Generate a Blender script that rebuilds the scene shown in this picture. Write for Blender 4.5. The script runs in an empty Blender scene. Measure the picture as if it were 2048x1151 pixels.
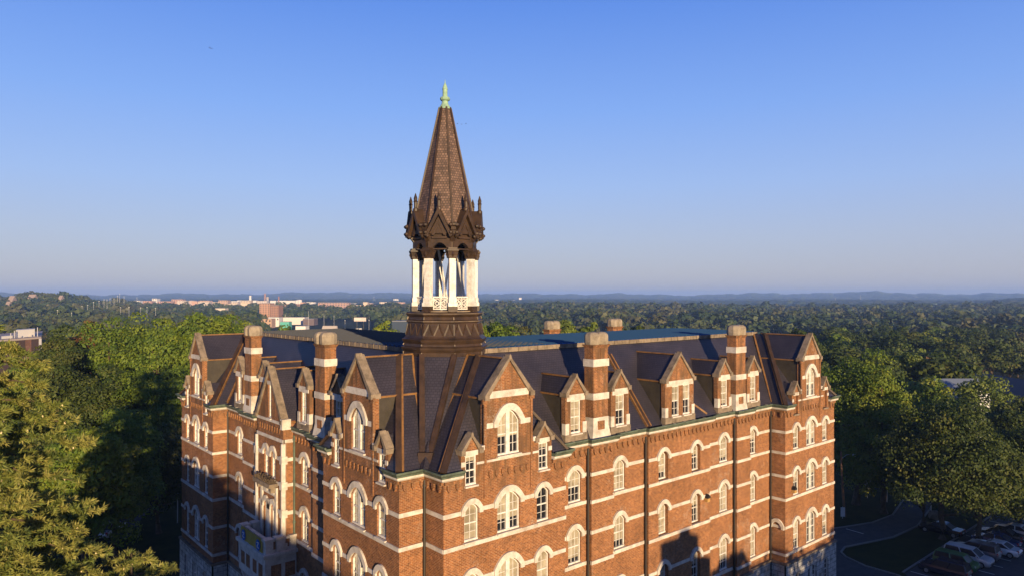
import bpy, math, random
import numpy as np
from mathutils import Vector
random.seed(7); RNG = np.random.default_rng(7)
S = bpy.context.scene
C = S.collection

# ---------------------------------------------------------------- camera, sky, sun, exposure
# world axes follow the building: X runs along the long right facade, Y along the entrance facade;
# the drone camera is the origin, the ground lies 29 m below it
F_PX, CX, HOR = 1411.0, 1024.0, 590.0
YAW = math.atan2(F_PX, 2670 - CX)
DR = (math.cos(YAW), math.sin(YAW)); DL = (-math.sin(YAW), math.cos(YAW))
GZ = -29.0
cam = bpy.data.cameras.new('camera'); co = bpy.data.objects.new('camera', cam); C.objects.link(co)
cam.sensor_fit = 'HORIZONTAL'; cam.sensor_width = 36.0; cam.lens = 36.0 * F_PX / 2048.0
cam.shift_y = (HOR - 575.5) / 2048.0
cam.clip_start = 0.5; cam.clip_end = 60000.0
co.location = (0, 0, 0)
co.rotation_euler = (math.radians(90), 0, math.atan2(DL[1], DR[1]) - math.radians(90))
S.camera = co
SUN_H = Vector((-0.325, -0.946, 0)).normalized()      # horizontal direction towards the sun
SUN_EL = math.radians(6.6)
SUN_DIR = Vector((SUN_H.x * math.cos(SUN_EL), SUN_H.y * math.cos(SUN_EL), math.sin(SUN_EL)))
sl = bpy.data.lights.new('sun', 'SUN'); so = bpy.data.objects.new('sun', sl); C.objects.link(so)
sl.energy = 5.0; sl.angle = math.radians(0.5); sl.color = (1.0, 0.73, 0.42)
so.rotation_euler = SUN_DIR.to_track_quat('Z', 'Y').to_euler(); so.location = (0, 0, 60)
w = bpy.data.worlds.new('World'); S.world = w; w.use_nodes = True
nt = w.node_tree; sky = nt.nodes.new('ShaderNodeTexSky'); sky.sky_type = 'NISHITA'; sky.sun_disc = False
sky.sun_elevation = SUN_EL; sky.sun_rotation = math.atan2(SUN_H.x, SUN_H.y)
sky.altitude = 150; sky.air_density = 1.0; sky.dust_density = 0.6; sky.ozone_density = 2.5
# the physical sky, graded by height above the horizon to the clear deep blue of the photograph
tc = nt.nodes.new('ShaderNodeTexCoord'); sx = nt.nodes.new('ShaderNodeSeparateXYZ'); nt.links.new(tc.outputs['Generated'], sx.inputs[0])
rp = nt.nodes.new('ShaderNodeValToRGB'); nt.links.new(sx.outputs['Z'], rp.inputs[0]); el_ = rp.color_ramp.elements
SKY = [(0.0, (.355, .365, .44)), (0.03, (.365, .38, .465)), (0.08, (.335, .39, .55)), (0.15, (.27, .385, .67)), (0.25, (.175, .32, .71)), (0.38, (.088, .215, .65)), (0.55, (.03, .09, .38)), (1.0, (.012, .04, .2))]
while len(el_) < len(SKY): el_.new(.5)
for i, (p_, c_) in enumerate(SKY): el_[i].position = p_; el_[i].color = (*c_, 1)
bg = nt.nodes['Background']; bg.inputs[1].default_value = 0.10
sc_ = nt.nodes.new('ShaderNodeMix'); sc_.data_type = 'RGBA'; sc_.blend_type = 'MULTIPLY'; sc_.inputs[0].default_value = 1; nt.links.new(rp.outputs[0], sc_.inputs[6]); sc_.inputs[7].default_value = (6.75, 6.6, 6.65, 1)
mx_ = nt.nodes.new('ShaderNodeMix'); mx_.data_type = 'RGBA'; mx_.inputs[0].default_value = 0.85
nt.links.new(sky.outputs[0], mx_.inputs[6]); nt.links.new(sc_.outputs[2], mx_.inputs[7]); nt.links.new(mx_.outputs[2], bg.inputs[0])
S.view_settings.view_transform = 'Standard'; S.view_settings.look = 'None'
S.view_settings.exposure = 1.0; S.view_settings.gamma = 1.0
try: S.cycles.volume_bounces = 0; S.cycles.max_bounces = 6; S.cycles.transparent_max_bounces = 8
except Exception: pass

def W(px, Y, py=None, z=None):
    """world point seen at photo pixel px at depth Y"""
    X = (px - CX) / F_PX * Y
    if z is None: z = GZ if py is None else -(py - HOR) * Y / F_PX
    return (X * DR[0] + Y * DR[1], X * DL[0] + Y * DL[1], z)
def depth(u, v): return u * DR[1] + v * DL[1]

# ---------------------------------------------------------------- materials
M = {}
def mat(name, col, rough=0.8, metal=0.0, spec=0.3):
    m = bpy.data.materials.new(name); m.use_nodes = True
    b = m.node_tree.nodes['Principled BSDF']
    b.inputs['Base Color'].default_value = (*col, 1); b.inputs['Roughness'].default_value = rough
    b.inputs['Metallic'].default_value = metal; b.inputs['Specular IOR Level'].default_value = spec
    M[name] = m; return m, m.node_tree.nodes, m.node_tree.links, b
def uvn(N, L, sx=1, sy=1, loc=(0, 0, 0), rot=0):
    t = N.new('ShaderNodeUVMap'); t.uv_map = 'UVMap'
    mp = N.new('ShaderNodeMapping'); mp.inputs['Scale'].default_value = (sx, sy, 1); mp.inputs['Location'].default_value = loc
    mp.inputs['Rotation'].default_value = (0, 0, rot)
    L.new(t.outputs[0], mp.inputs[0]); return mp.outputs[0]
def noise(N, L, scale, detail=4, vec=None, rough=0.6):
    n = N.new('ShaderNodeTexNoise'); n.inputs['Scale'].default_value = scale; n.inputs['Detail'].default_value = detail
    n.inputs['Roughness'].default_value = rough
    if vec is None:
        g = N.new('ShaderNodeNewGeometry'); vec = g.outputs['Position']
    L.new(vec, n.inputs['Vector']); return n.outputs['Fac']
def ramp(N, L, fac, stops):
    r = N.new('ShaderNodeValToRGB'); e = r.color_ramp.elements
    while len(e) < len(stops): e.new(0.5)
    for i, (p, c) in enumerate(stops):
        e[i].position = p; e[i].color = (*c, 1) if len(c) == 3 else c
    L.new(fac, r.inputs[0]); return r.outputs[0]
def mix(N, L, fac, a, b, mode='MIX'):
    n = N.new('ShaderNodeMix'); n.data_type = 'RGBA'; n.blend_type = mode
    for k, val in ((0, fac), (6, a), (7, b)):
        if hasattr(val, 'links'): L.new(val, n.inputs[k])
        elif isinstance(val, (int, float)): n.inputs[k].default_value = val
        else: n.inputs[k].default_value = (*val, 1)
    return n.outputs[2]
def bump(N, L, h, b, strength=0.4, dist=0.02):
    n = N.new('ShaderNodeBump'); n.inputs['Strength'].default_value = strength; n.inputs['Distance'].default_value = dist
    L.new(h, n.inputs['Height']); L.new(n.outputs[0], b.inputs['Normal'])

def brick_mat(name, c1, c2, mortar, bw=0.27, bh=0.095, ms=0.012, stain=0.35):
    m, N, L, b = mat(name, c1, 0.9, 0, 0.15)
    t = N.new('ShaderNodeTexBrick'); L.new(uvn(N, L), t.inputs['Vector'])
    t.inputs['Color1'].default_value = (*c1, 1); t.inputs['Color2'].default_value = (*c2, 1); t.inputs['Mortar'].default_value = (*mortar, 1)
    t.inputs['Scale'].default_value = 1; t.inputs['Brick Width'].default_value = bw; t.inputs['Row Height'].default_value = bh
    t.inputs['Mortar Size'].default_value = ms; t.inputs['Mortar Smooth'].default_value = 0.3; t.inputs['Bias'].default_value = 0.0
    f = noise(N, L, 0.45, 6)
    dark = ramp(N, L, f, [(0.3, (0.62, 0.62, 0.62)), (0.5, (0.95, 0.95, 0.95)), (0.72, (1.22, 1.2, 1.18))])
    c = mix(N, L, stain * 2, t.outputs[0], dark, 'MULTIPLY')
    f2 = noise(N, L, 5.0, 5, rough=0.8); v2 = ramp(N, L, f2, [(0.32, (0.55, 0.53, 0.52)), (0.5, (1.0, 1.0, 1.0)), (0.68, (1.38, 1.36, 1.36))])
    c = mix(N, L, 0.85, c, v2, 'MULTIPLY')
    # weathered brown band under the eaves and rain streaks
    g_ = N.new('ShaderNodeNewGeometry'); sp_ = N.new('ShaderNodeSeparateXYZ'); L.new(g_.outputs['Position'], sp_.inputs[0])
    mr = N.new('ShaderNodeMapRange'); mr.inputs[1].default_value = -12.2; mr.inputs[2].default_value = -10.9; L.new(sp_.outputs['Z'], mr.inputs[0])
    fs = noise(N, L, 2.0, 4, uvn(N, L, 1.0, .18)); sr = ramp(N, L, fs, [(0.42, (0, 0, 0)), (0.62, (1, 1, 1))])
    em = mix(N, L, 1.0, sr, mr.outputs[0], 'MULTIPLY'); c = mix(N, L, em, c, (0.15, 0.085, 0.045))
    st2 = ramp(N, L, fs, [(0.58, (0, 0, 0)), (0.75, (0.45, 0.45, 0.45))]); c = mix(N, L, st2, c, (0.12, 0.06, 0.035))
    # pale salt blooms in patches
    f3 = noise(N, L, 0.28, 5, rough=0.75); f4 = noise(N, L, 9, 2)
    pf = ramp(N, L, f3, [(0.57, (0, 0, 0)), (0.68, (1, 1, 1))]); pg = ramp(N, L, f4, [(0.45, (0, 0, 0)), (0.62, (0.55, 0.55, 0.55))])
    pm = mix(N, L, 1.0, pf, pg, 'MULTIPLY')
    c = mix(N, L, pm, c, (0.5, 0.42, 0.34))
    L.new(c, b.inputs['Base Color']); bump(N, L, t.outputs['Fac'], b, -0.35, 0.012); return m
brick_mat('brick', (0.335, 0.127, 0.041), (0.185, 0.064, 0.024), (0.38, 0.26, 0.16), ms=0.012)
brick_mat('neighbour_brick', (0.26, 0.10, 0.06), (0.2, 0.08, 0.05), (0.3, 0.25, 0.2))

def stone_mat(name, c, dirt, amount, scale=1.2, rough=0.85):
    m, N, L, b = mat(name, c, rough, 0, 0.2)
    f = noise(N, L, scale, 6, rough=0.7)
    col = ramp(N, L, f, [(0.5 - amount, dirt), (0.5 + amount * 0.4, c), (0.9, tuple(min(1, x * 1.08) for x in c))])
    f2 = noise(N, L, 14, 3); v = ramp(N, L, f2, [(0.3, (0.86, 0.86, 0.86)), (0.7, (1.08, 1.08, 1.08))])
    L.new(mix(N, L, 0.8, col, v, 'MULTIPLY'), b.inputs['Base Color']); bump(N, L, f2, b, 0.25, 0.02)
stone_mat('limestone', (0.69, 0.64, 0.58), (0.42, 0.37, 0.31), 0.18)
stone_mat('weathered_stone', (0.29, 0.23, 0.17), (0.085, 0.068, 0.05), 0.25, 1.6)
stone_mat('white_paint', (0.80, 0.78, 0.74), (0.50, 0.47, 0.42), 0.2, 2.6, 0.5)
stone_mat('copper', (0.066, 0.040, 0.026), (0.019, 0.014, 0.012), 0.25, 1.3, 0.45)
stone_mat('flashing', (0.27, 0.14, 0.05), (0.11, 0.058, 0.026), 0.22, 2.0, 0.55)
stone_mat('green_gutter', (0.125, 0.165, 0.125), (0.05, 0.06, 0.045), 0.22, 2.5, 0.6)
stone_mat('patina', (0.33, 0.50, 0.36), (0.20, 0.33, 0.23), 0.22, 4.0, 0.6)
stone_mat('cheek_metal', (0.066, 0.056, 0.044), (0.034, 0.03, 0.026), 0.25, 1.0, 0.6)
m, N, L, b = mat('rustic_stone', (0.5, 0.5, 0.48), 0.9)
t = N.new('ShaderNodeTexBrick'); L.new(uvn(N, L), t.inputs['Vector'])
t.inputs['Color1'].default_value = (0.60, 0.60, 0.58, 1); t.inputs['Color2'].default_value = (0.42, 0.42, 0.40, 1); t.inputs['Mortar'].default_value = (0.2, 0.2, 0.19, 1)
t.inputs['Scale'].default_value = 1; t.inputs['Brick Width'].default_value = 0.95; t.inputs['Row Height'].default_value = 0.42; t.inputs['Mortar Size'].default_value = 0.025
f = noise(N, L, 2.2, 6); v = ramp(N, L, f, [(0.32, (0.35, 0.35, 0.35)), (0.6, (1.15, 1.15, 1.15))])
L.new(mix(N, L, 0.9, t.outputs[0], v, 'MULTIPLY'), b.inputs['Base Color']); bump(N, L, f, b, 0.7, 0.12)

def slate_mat(name, ca, cb, cm, bw, bh, rough, big=0.5):
    m, N, L, b = mat(name, ca, rough, 0, 0.4)
    t = N.new('ShaderNodeTexBrick'); L.new(uvn(N, L), t.inputs['Vector'])
    t.inputs['Color1'].default_value = (*ca, 1); t.inputs['Color2'].default_value = (*cb, 1); t.inputs['Mortar'].default_value = (*cm, 1)
    t.inputs['Scale'].default_value = 1; t.inputs['Brick Width'].default_value = bw; t.inputs['Row Height'].default_value = bh
    t.inputs['Mortar Size'].default_value = 0.02; t.inputs['Bias'].default_value = -0.1
    f = noise(N, L, big, 5); v = ramp(N, L, f, [(0.3, (0.7, 0.7, 0.72)), (0.7, (1.3, 1.25, 1.25))])
    c = mix(N, L, 0.9, t.outputs[0], v, 'MULTIPLY')
    f2 = noise(N, L, 6, 2); sp = ramp(N, L, f2, [(0.72, (0, 0, 0)), (0.78, (0.35, 0.35, 0.35))])
    c = mix(N, L, sp, c, (0.3, 0.27, 0.24))
    L.new(c, b.inputs['Base Color']); bump(N, L, t.outputs['Fac'], b, -0.4, 0.02)
slate_mat('slate', (0.046, 0.041, 0.054), (0.034, 0.031, 0.041), (0.018, 0.017, 0.024), 0.26, 0.19, 0.5)
slate_mat('shingle', (0.195, 0.125, 0.094), (0.075, 0.047, 0.035), (0.045, 0.03, 0.022), 0.19, 0.17, 0.75, 1.2)
m, N, L, b = mat('deck_metal', (0.06, 0.12, 0.2), 0.8, 0.0, 0.0)
f = noise(N, L, 0.35, 4); L.new(ramp(N, L, f, [(0.3, (0.035, 0.14, 0.40)), (0.7, (0.06, 0.20, 0.50))]), b.inputs['Base Color'])  # the sky's blue reflection is put into the base colour, not mirrored
mat('seam_metal', (0.05, 0.13, 0.26), 0.8, 0, 0.0)
m, N, L, b = mat('deck_grey', (0.05, 0.055, 0.062), 0.9, 0.0, 0.0)
f = noise(N, L, 0.35, 4); L.new(ramp(N, L, f, [(0.3, (0.07, 0.085, 0.12)), (0.7, (0.11, 0.125, 0.165))]), b.inputs['Base Color'])
mat('seam_grey', (0.055, 0.06, 0.07), 0.7)
mat('glass_dark', (0.018, 0.02, 0.026), 0.06, 0, 0.8)
m, N, L, b = mat('blind', (0.60, 0.52, 0.38), 0.25, 0, 0.6)
f = noise(N, L, 1.3, 2); L.new(ramp(N, L, f, [(0.35, (0.26, 0.225, 0.16)), (0.65, (0.46, 0.41, 0.31))]), b.inputs['Base Color'])
b.inputs['Coat Weight'].default_value = 0.8; b.inputs['Coat Roughness'].default_value = 0.04
stone_mat('cap_stone', (0.38, 0.32, 0.245), (0.16, 0.13, 0.10), 0.25, 1.6)
mat('dark_pipe', (0.035, 0.028, 0.022), 0.5)
mat('dark_void', (0.01, 0.01, 0.011), 0.9)  # near-black colour stands in for unlit depth
mat('iron', (0.02, 0.02, 0.022), 0.5)
mat('lantern_glass', (0.5, 0.3, 0.1), 0.3)
# ---- leaves
def leaf_mat(name, stops, trans=0.32):
    m, N, L, b = mat(name, stops[0], 0.6, 0, 0.25)
    a = N.new('ShaderNodeAttribute'); a.attribute_name = 'tint'
    oi = N.new('ShaderNodeObjectInfo')
    ma = N.new('ShaderNodeMath'); ma.operation = 'MULTIPLY_ADD'; L.new(oi.outputs['Random'], ma.inputs[0]); ma.inputs[1].default_value = 0.34; ma.inputs[2].default_value = -0.17
    ad = N.new('ShaderNodeMath'); ad.operation = 'ADD'; ad.use_clamp = True; L.new(a.outputs['Fac'], ad.inputs[0]); L.new(ma.outputs[0], ad.inputs[1])
    n = len(stops); c = ramp(N, L, ad.outputs[0], [(i / (n - 1), s) for i, s in enumerate(stops)])
    L.new(c, b.inputs['Base Color'])
    tr = N.new('ShaderNodeBsdfTranslucent'); L.new(c, tr.inputs[0])
    mx = N.new('ShaderNodeMixShader'); mx.inputs[0].default_value = trans
    L.new(b.outputs[0], mx.inputs[1]); L.new(tr.outputs[0], mx.inputs[2]); L.new(mx.outputs[0], N['Material Output'].inputs[0])
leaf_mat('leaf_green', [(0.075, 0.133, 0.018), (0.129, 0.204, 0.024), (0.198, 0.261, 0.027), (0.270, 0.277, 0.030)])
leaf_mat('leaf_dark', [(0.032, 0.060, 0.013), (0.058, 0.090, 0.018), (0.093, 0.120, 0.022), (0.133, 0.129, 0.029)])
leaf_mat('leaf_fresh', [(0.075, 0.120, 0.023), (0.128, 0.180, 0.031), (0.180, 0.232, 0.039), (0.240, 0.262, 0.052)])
leaf_mat('leaf_rust', [(0.156, 0.072, 0.024), (0.208, 0.104, 0.030), (0.156, 0.130, 0.030), (0.260, 0.143, 0.036)])
leaf_mat('leaf_far', [(0.020, 0.042, 0.014), (0.040, 0.066, 0.018), (0.066, 0.084, 0.024), (0.088, 0.088, 0.034)], 0.0)
leaf_mat('leaf_olive', [(0.045, 0.05, 0.016), (0.075, 0.075, 0.022), (0.105, 0.09, 0.03), (0.12, 0.08, 0.03)], 0.2)
leaf_mat('needle', [(0.12, 0.17, 0.045), (0.23, 0.275, 0.06), (0.35, 0.35, 0.085), (0.45, 0.40, 0.12)], 0.35)
mat('cone', (0.75, 0.62, 0.36), 0.6)
stone_mat('bark', (0.13, 0.095, 0.065), (0.05, 0.038, 0.027), 0.25, 3.0, 0.95)
# ---------------------------------------------------------------- mesh helpers
class MB:
    def __init__(s): s.v = []; s.f = []; s.m = []; s.sm = []; s.cuts = []
    def mark(s): s.cuts.append((len(s.v), len(s.f)))      # everything after this is a separate piece
    def pieces(s):
        cs = [(0, 0)] + [c for c in s.cuts] + [(len(s.v), len(s.f))]; out = []
        for (v0, f0), (v1, f1) in zip(cs[:-1], cs[1:]):
            if f1 > f0:
                q = MB(); q.v = s.v[v0:v1]; q.f = [[i - v0 for i in f] for f in s.f[f0:f1]]; q.m = s.m[f0:f1]; q.sm = s.sm[f0:f1]; out.append(q)
        return out
    def build_all(s, name, mats, parent=None, loc=None): return [q.build(name, mats, parent, loc) for q in s.pieces()]
    def face(s, pts, mi=0, smooth=False):
        k = len(s.v); s.v += [tuple(p) for p in pts]; s.f.append(list(range(k, k + len(pts)))); s.m.append(mi); s.sm.append(smooth)
    def grid(s, rows, mi=0, smooth=False, close=False):
        for a, b_ in zip(rows[:-1], rows[1:]):
            n = len(a)
            for i in range(n if close else n - 1):
                j = (i + 1) % n
                s.face([a[i], a[j], b_[j], b_[i]], mi, smooth)
    def hexa(s, p, mi=0):           # p: 4 bottom (ccw) + 4 top
        for q in ((3, 2, 1, 0), (4, 5, 6, 7), (0, 1, 5, 4), (1, 2, 6, 5), (2, 3, 7, 6), (3, 0, 4, 7)):
            s.face([p[i] for i in q], mi)
    def box(s, x0, x1, y0, y1, z0, z1, mi=0):
        s.hexa([(x0, y0, z0), (x1, y0, z0), (x1, y1, z0), (x0, y1, z0), (x0, y0, z1), (x1, y0, z1), (x1, y1, z1), (x0, y1, z1)], mi)
    def prism(s, pts, d, mi=0):     # polygon + extrusion vector
        q = [tuple(Vector(p) + Vector(d)) for p in pts]
        s.face(pts, mi); s.face(q[::-1], mi)
        for i in range(len(pts)):
            j = (i + 1) % len(pts); s.face([pts[i], q[i], q[j], pts[j]], mi)
    def tube(s, path, r, n=6, mi=0, smooth=True, cap=True):
        rows = []
        for i, p in enumerate(path):
            p = Vector(p); a = Vector(path[max(0, i - 1)]); b_ = Vector(path[min(len(path) - 1, i + 1)])
            d = (b_ - a).normalized(); x = d.cross(Vector((0, 0, 1)))
            x = Vector((1, 0, 0)) if x.length < 1e-3 else x.normalized(); y = d.cross(x)
            rr = r[i] if isinstance(r, (list, tuple)) else r
            rows.append([tuple(p + (x * math.cos(2 * math.pi * k / n) + y * math.sin(2 * math.pi * k / n)) * rr) for k in range(n)])
        s.grid(rows, mi, smooth, True)
        if cap: s.face(rows[0][::-1], mi); s.face(rows[-1], mi)
    def loft(s, prof, c, n=8, ph=math.pi / 8, mi=0, smooth=False):   # prof: (R, z)
        rows = [[(c[0] + R * math.cos(ph + 2 * math.pi * k / n), c[1] + R * math.sin(ph + 2 * math.pi * k / n), z) for k in range(n)] for R, z in prof]
        s.grid(rows, mi, smooth, True); s.face(rows[0][::-1], mi); s.face(rows[-1], mi)
    def beam(s, a, b_, w_, h, mi=0, up=(0, 0, 1)):
        a = Vector(a); b_ = Vector(b_); d = (b_ - a).normalized(); x = d.cross(Vector(up))
        x = Vector((1, 0, 0)) if x.length < 1e-3 else x.normalized(); y = x.cross(d)
        x *= w_ / 2; y *= h / 2
        s.hexa([a - x - y, a + x - y, a + x + y, a - x + y, b_ - x - y, b_ + x - y, b_ + x + y, b_ - x + y], mi)
    def build(s, name, mats, parent=None, loc=None):
        me = bpy.data.meshes.new(name); me.from_pydata(s.v, [], s.f)
        for k in (mats if isinstance(mats, (list, tuple)) else [mats]): me.materials.append(M[k])
        me.polygons.foreach_set('material_index', s.m); me.polygons.foreach_set('use_smooth', s.sm)
        uv = me.uv_layers.new(name='UVMap'); Z = Vector((0, 0, 1)); me.update()
        data = np.zeros(len(me.loops) * 2, dtype=np.float32)
        for p in me.polygons:
            n = p.normal; t_ = Z.cross(n)
            if t_.length < 0.15: tx, ty = Vector((1, 0, 0)), Vector((0, 1, 0))
            else: tx = t_.normalized(); ty = n.cross(tx)
            for li in p.loop_indices:
                q = me.vertices[me.loops[li].vertex_index].co
                data[2 * li] = q.dot(tx); data[2 * li + 1] = q.dot(ty)
        uv.data.foreach_set('uv', data)
        o = bpy.data.objects.new(name, me); C.objects.link(o)
        if parent is not None: o.parent = parent
        if loc is not None: o.location = loc
        return o
def empty(name, loc=(0, 0, 0), parent=None, rz=0):
    o = bpy.data.objects.new(name, None); C.objects.link(o); o.location = loc; o.rotation_euler = (0, 0, rz); o.empty_display_size = 0.3
    if parent is not None: o.parent = parent
    return o
def tag(o, label=None, cat=None, group=None, kind=None):
    for k, val in (('label', label), ('category', cat), ('group', group), ('kind', kind)):
        if val: o[k] = val
    return o
def copy_tree(o, parent=None):
    c = o.copy(); C.objects.link(c); c.parent = parent
    for ch in o.children: copy_tree(ch, c)
    return c
class FR:                           # facade frame: s along the wall (to the right seen from outside), t inwards, z up
    def __init__(s, o, sd, td): s.o = o; s.sd = sd; s.td = td
    def p(s, a, t, z): return (s.o[0] + s.sd[0] * a + s.td[0] * t, s.o[1] + s.sd[1] * a + s.td[1] * t, z)
    def sh(s, a, t=0): q = s.p(a, t, 0); return FR((q[0], q[1]), s.sd, s.td)
    def box(s, mb, a0, a1, t0, t1, z0, z1, mi=0):
        mb.hexa([s.p(a0, t0, z0), s.p(a1, t0, z0), s.p(a1, t1, z0), s.p(a0, t1, z0), s.p(a0, t0, z1), s.p(a1, t0, z1), s.p(a1, t1, z1), s.p(a0, t1, z1)], mi)
    def poly(s, mb, pts, t0, t1, mi=0):      # (a, z) outline extruded from t0 to t1
        mb.prism([s.p(a, t0, z) for a, z in pts], Vector(s.p(0, t1, 0)) - Vector(s.p(0, t0, 0)), mi)
    def quad(s, mb, pts, mi=0): mb.face([s.p(*q) for q in pts], mi)
def arch(op, a):
    sc, wd, z0, zs, rise = op[:5]
    k = max(-1, min(1, 2 * (a - sc) / wd)); return zs + rise * (1 - k * k)
def wall(mb, F, s0, s1, zb, top, ops, dep=0.25, t=0.0, mi=0, rmi=0):
    """brick skin with real window openings; top = list of (s, z) or a number"""
    tp = top if isinstance(top, list) else [(s0, top), (s1, top)]
    def tz(a):
        for (a0, z0), (a1, z1) in zip(tp[:-1], tp[1:]):
            if a0 - 1e-6 <= a <= a1 + 1e-6 and a1 > a0: return z0 + (z1 - z0) * (a - a0) / (a1 - a0)
        return tp[-1][1]
    br = {s0, s1} | {a for a, _ in tp if s0 < a < s1}
    ops = [o for o in ops if o[0] + o[1] / 2 > s0 and o[0] - o[1] / 2 < s1]
    for o in ops:
        k = 8 if o[4] > 0 else 1
        for i in range(k + 1):
            a = o[0] - o[1] / 2 + o[1] * i / k
            if s0 <= a <= s1: br.add(round(a, 5))
    br = sorted(br)
    for a, c in zip(br[:-1], br[1:]):
        if c - a < 1e-4: continue
        e = 1e-5; mid = (a + c) / 2; z = zb
        for o in sorted([o for o in ops if abs(mid - o[0]) < o[1] / 2], key=lambda o: o[2]):
            za, zc = arch(o, a), arch(o, c)
            lo = z if not isinstance(z, tuple) else z
            l0, l1 = (lo, lo) if not isinstance(lo, tuple) else lo
            F.quad(mb, [(a, t, l0), (c, t, l1), (c, t, o[2]), (a, t, o[2])], mi)
            F.quad(mb, [(a, t, za), (c, t, zc), (c, t + dep, zc), (a, t + dep, za)], rmi)
            F.quad(mb, [(a, t, o[2]), (c, t, o[2]), (c, t + dep, o[2]), (a, t + dep, o[2])], rmi)
            z = (za, zc)
        l0, l1 = z if isinstance(z, tuple) else (z, z)
        F.quad(mb, [(a, t, l0), (c, t, l1), (c, t, tz(c - e)), (a, t, tz(a + e))], mi)
    for o in ops:
        for sg in (-1, 1):
            a = o[0] + sg * o[1] / 2
            F.quad(mb, [(a, t, o[2]), (a, t + dep, o[2]), (a, t + dep, o[3]), (a, t, o[3])], rmi)
# ---------------------------------------------------------------- ground and terrain
def terr(u, v):
    """ground height: flat campus, plain falling away, hills on the horizon and one hill at left"""
    Y = depth(u, v); X = u * DR[0] + v * DL[0]
    r = math.hypot(X, Y); z = GZ
    if r > 170: z -= 9 * min(1, (r - 170) / 400)
    if Y > 1: 
        a = X / Y
        z += 25 * math.exp(-((a + 0.665) / 0.10) ** 2 - ((Y - 1250) / 420) ** 2)
        z += 3 * math.exp(-((a + 0.52) / 0.06) ** 2 - ((Y - 1500) / 400) ** 2)
        z += 17 * math.exp(-((a - 0.74) / 0.06) ** 2 - ((Y - 2600) / 500) ** 2)
        z += 5.0 * math.sin(u / 310 + 1) * math.sin(v / 270) * min(1, max(0, (r - 500) / 800))
    if r > 5200:
        k = min(1, (r - 5200) / 2300); a = math.atan2(X, Y)
        h = 33 + 6 * math.sin(a * 17 + .5) + 6 * math.sin(a * 41 + 1) + 5 * math.sin(a * 97) + 3.5 * math.sin(a * 211 + 2) + 2.2 * math.sin(a * 467) + 2.0*math.sin(r/350+a*30)
        h += 20 * math.exp(-((a + 0.17) / 0.11) ** 2) + 9 * math.exp(-((a - 0.5) / 0.2) ** 2)
        z += h * k * k * (3 - 2 * k)
    return z
m, N, L, b = mat('terrain', (0.03, 0.04, 0.018), 1.0, 0, 0.05)
f = noise(N, L, 0.02, 8, rough=0.7); L.new(ramp(N, L, f, [(0.3, (0.016, 0.026, 0.014)), (0.5, (0.034, 0.046, 0.02)), (0.75, (0.06, 0.062, 0.03))]), b.inputs['Base Color'])
m, N, L, b = mat('lawn', (0.04, 0.06, 0.02), 1.0, 0, 0.05)
f = noise(N, L, 0.5, 7); L.new(ramp(N, L, f, [(0.3, (0.014, 0.024, 0.008)), (0.7, (0.034, 0.044, 0.014))]), b.inputs['Base Color'])
m, N, L, b = mat('asphalt', (0.05, 0.05, 0.052), 0.9, 0, 0.2)
f = noise(N, L, 1.5, 7); L.new(ramp(N, L, f, [(0.3, (0.05, 0.05, 0.054)), (0.7, (0.085, 0.084, 0.084))]), b.inputs['Base Color'])
mat('road_paint', (0.6, 0.6, 0.57), 0.8); mat('kerb_concrete', (0.2, 0.195, 0.185), 0.9)
mb = MB(); rows = []
radii = [0, 30, 60, 90, 120, 160, 220, 300, 400, 520, 660, 820, 1000, 1200, 1450, 1700, 2000, 2400, 2900, 3500, 4200, 5200, 5700, 6300, 6900, 7500, 8300, 9500]
NA = 620
for r in radii[1:]:
    row = []
    for k in range(NA):
        a = 2 * math.pi * k / NA; u, v = r * math.cos(a), r * math.sin(a); row.append((u, v, terr(u, v)))
    rows.append(row)
mb.grid(rows, 0, True, True); mb.face(rows[0])
tag(mb.build('terrain', 'terrain'), kind='structure')

# ---------------------------------------------------------------- the hall
hall = empty('brick_hall', (24, 36, GZ))
tag(hall, 'large red brick hall with pale stone bands, slate mansard roof and corner belfry spire', 'college hall')
HOFF = Vector((24, 36, GZ))
def hb(mb, name, mats, parent=None):
    """builds a part of the hall (coordinates stay in the world)"""
    for q in mb.pieces():
        o = q.build(name, mats, parent or hall)
        if parent is None: o.location = -HOFF
    return o
FLOORS = {4: (-14.45, -12.62, (-12.79, -12.54), (-14.74, -14.5)),
          3: (-18.75, -16.72, (-16.90, -16.65), (-19.06, -18.8)),
          2: (-23.85, -21.45, (-21.63, -21.38), (-24.15, -23.9))}
STONE_TOP, EAVE = -24.95, -10.6
def outline(op, ins=0.0, n=8):
    sc, wd, z0, zs, rise = op[:5]; h = wd / 2 - ins
    pts = [(sc - h, z0 + ins)]
    if rise <= 0: return pts + [(sc - h, zs - ins), (sc + h, zs - ins), (sc + h, z0 + ins)]
    for i in range(n + 1):
        k = -1 + 2 * i / n; pts.append((sc + h * k, zs + (rise - ins) * (1 - k * k)))
    return pts + [(sc + h, z0 + ins)]
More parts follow.
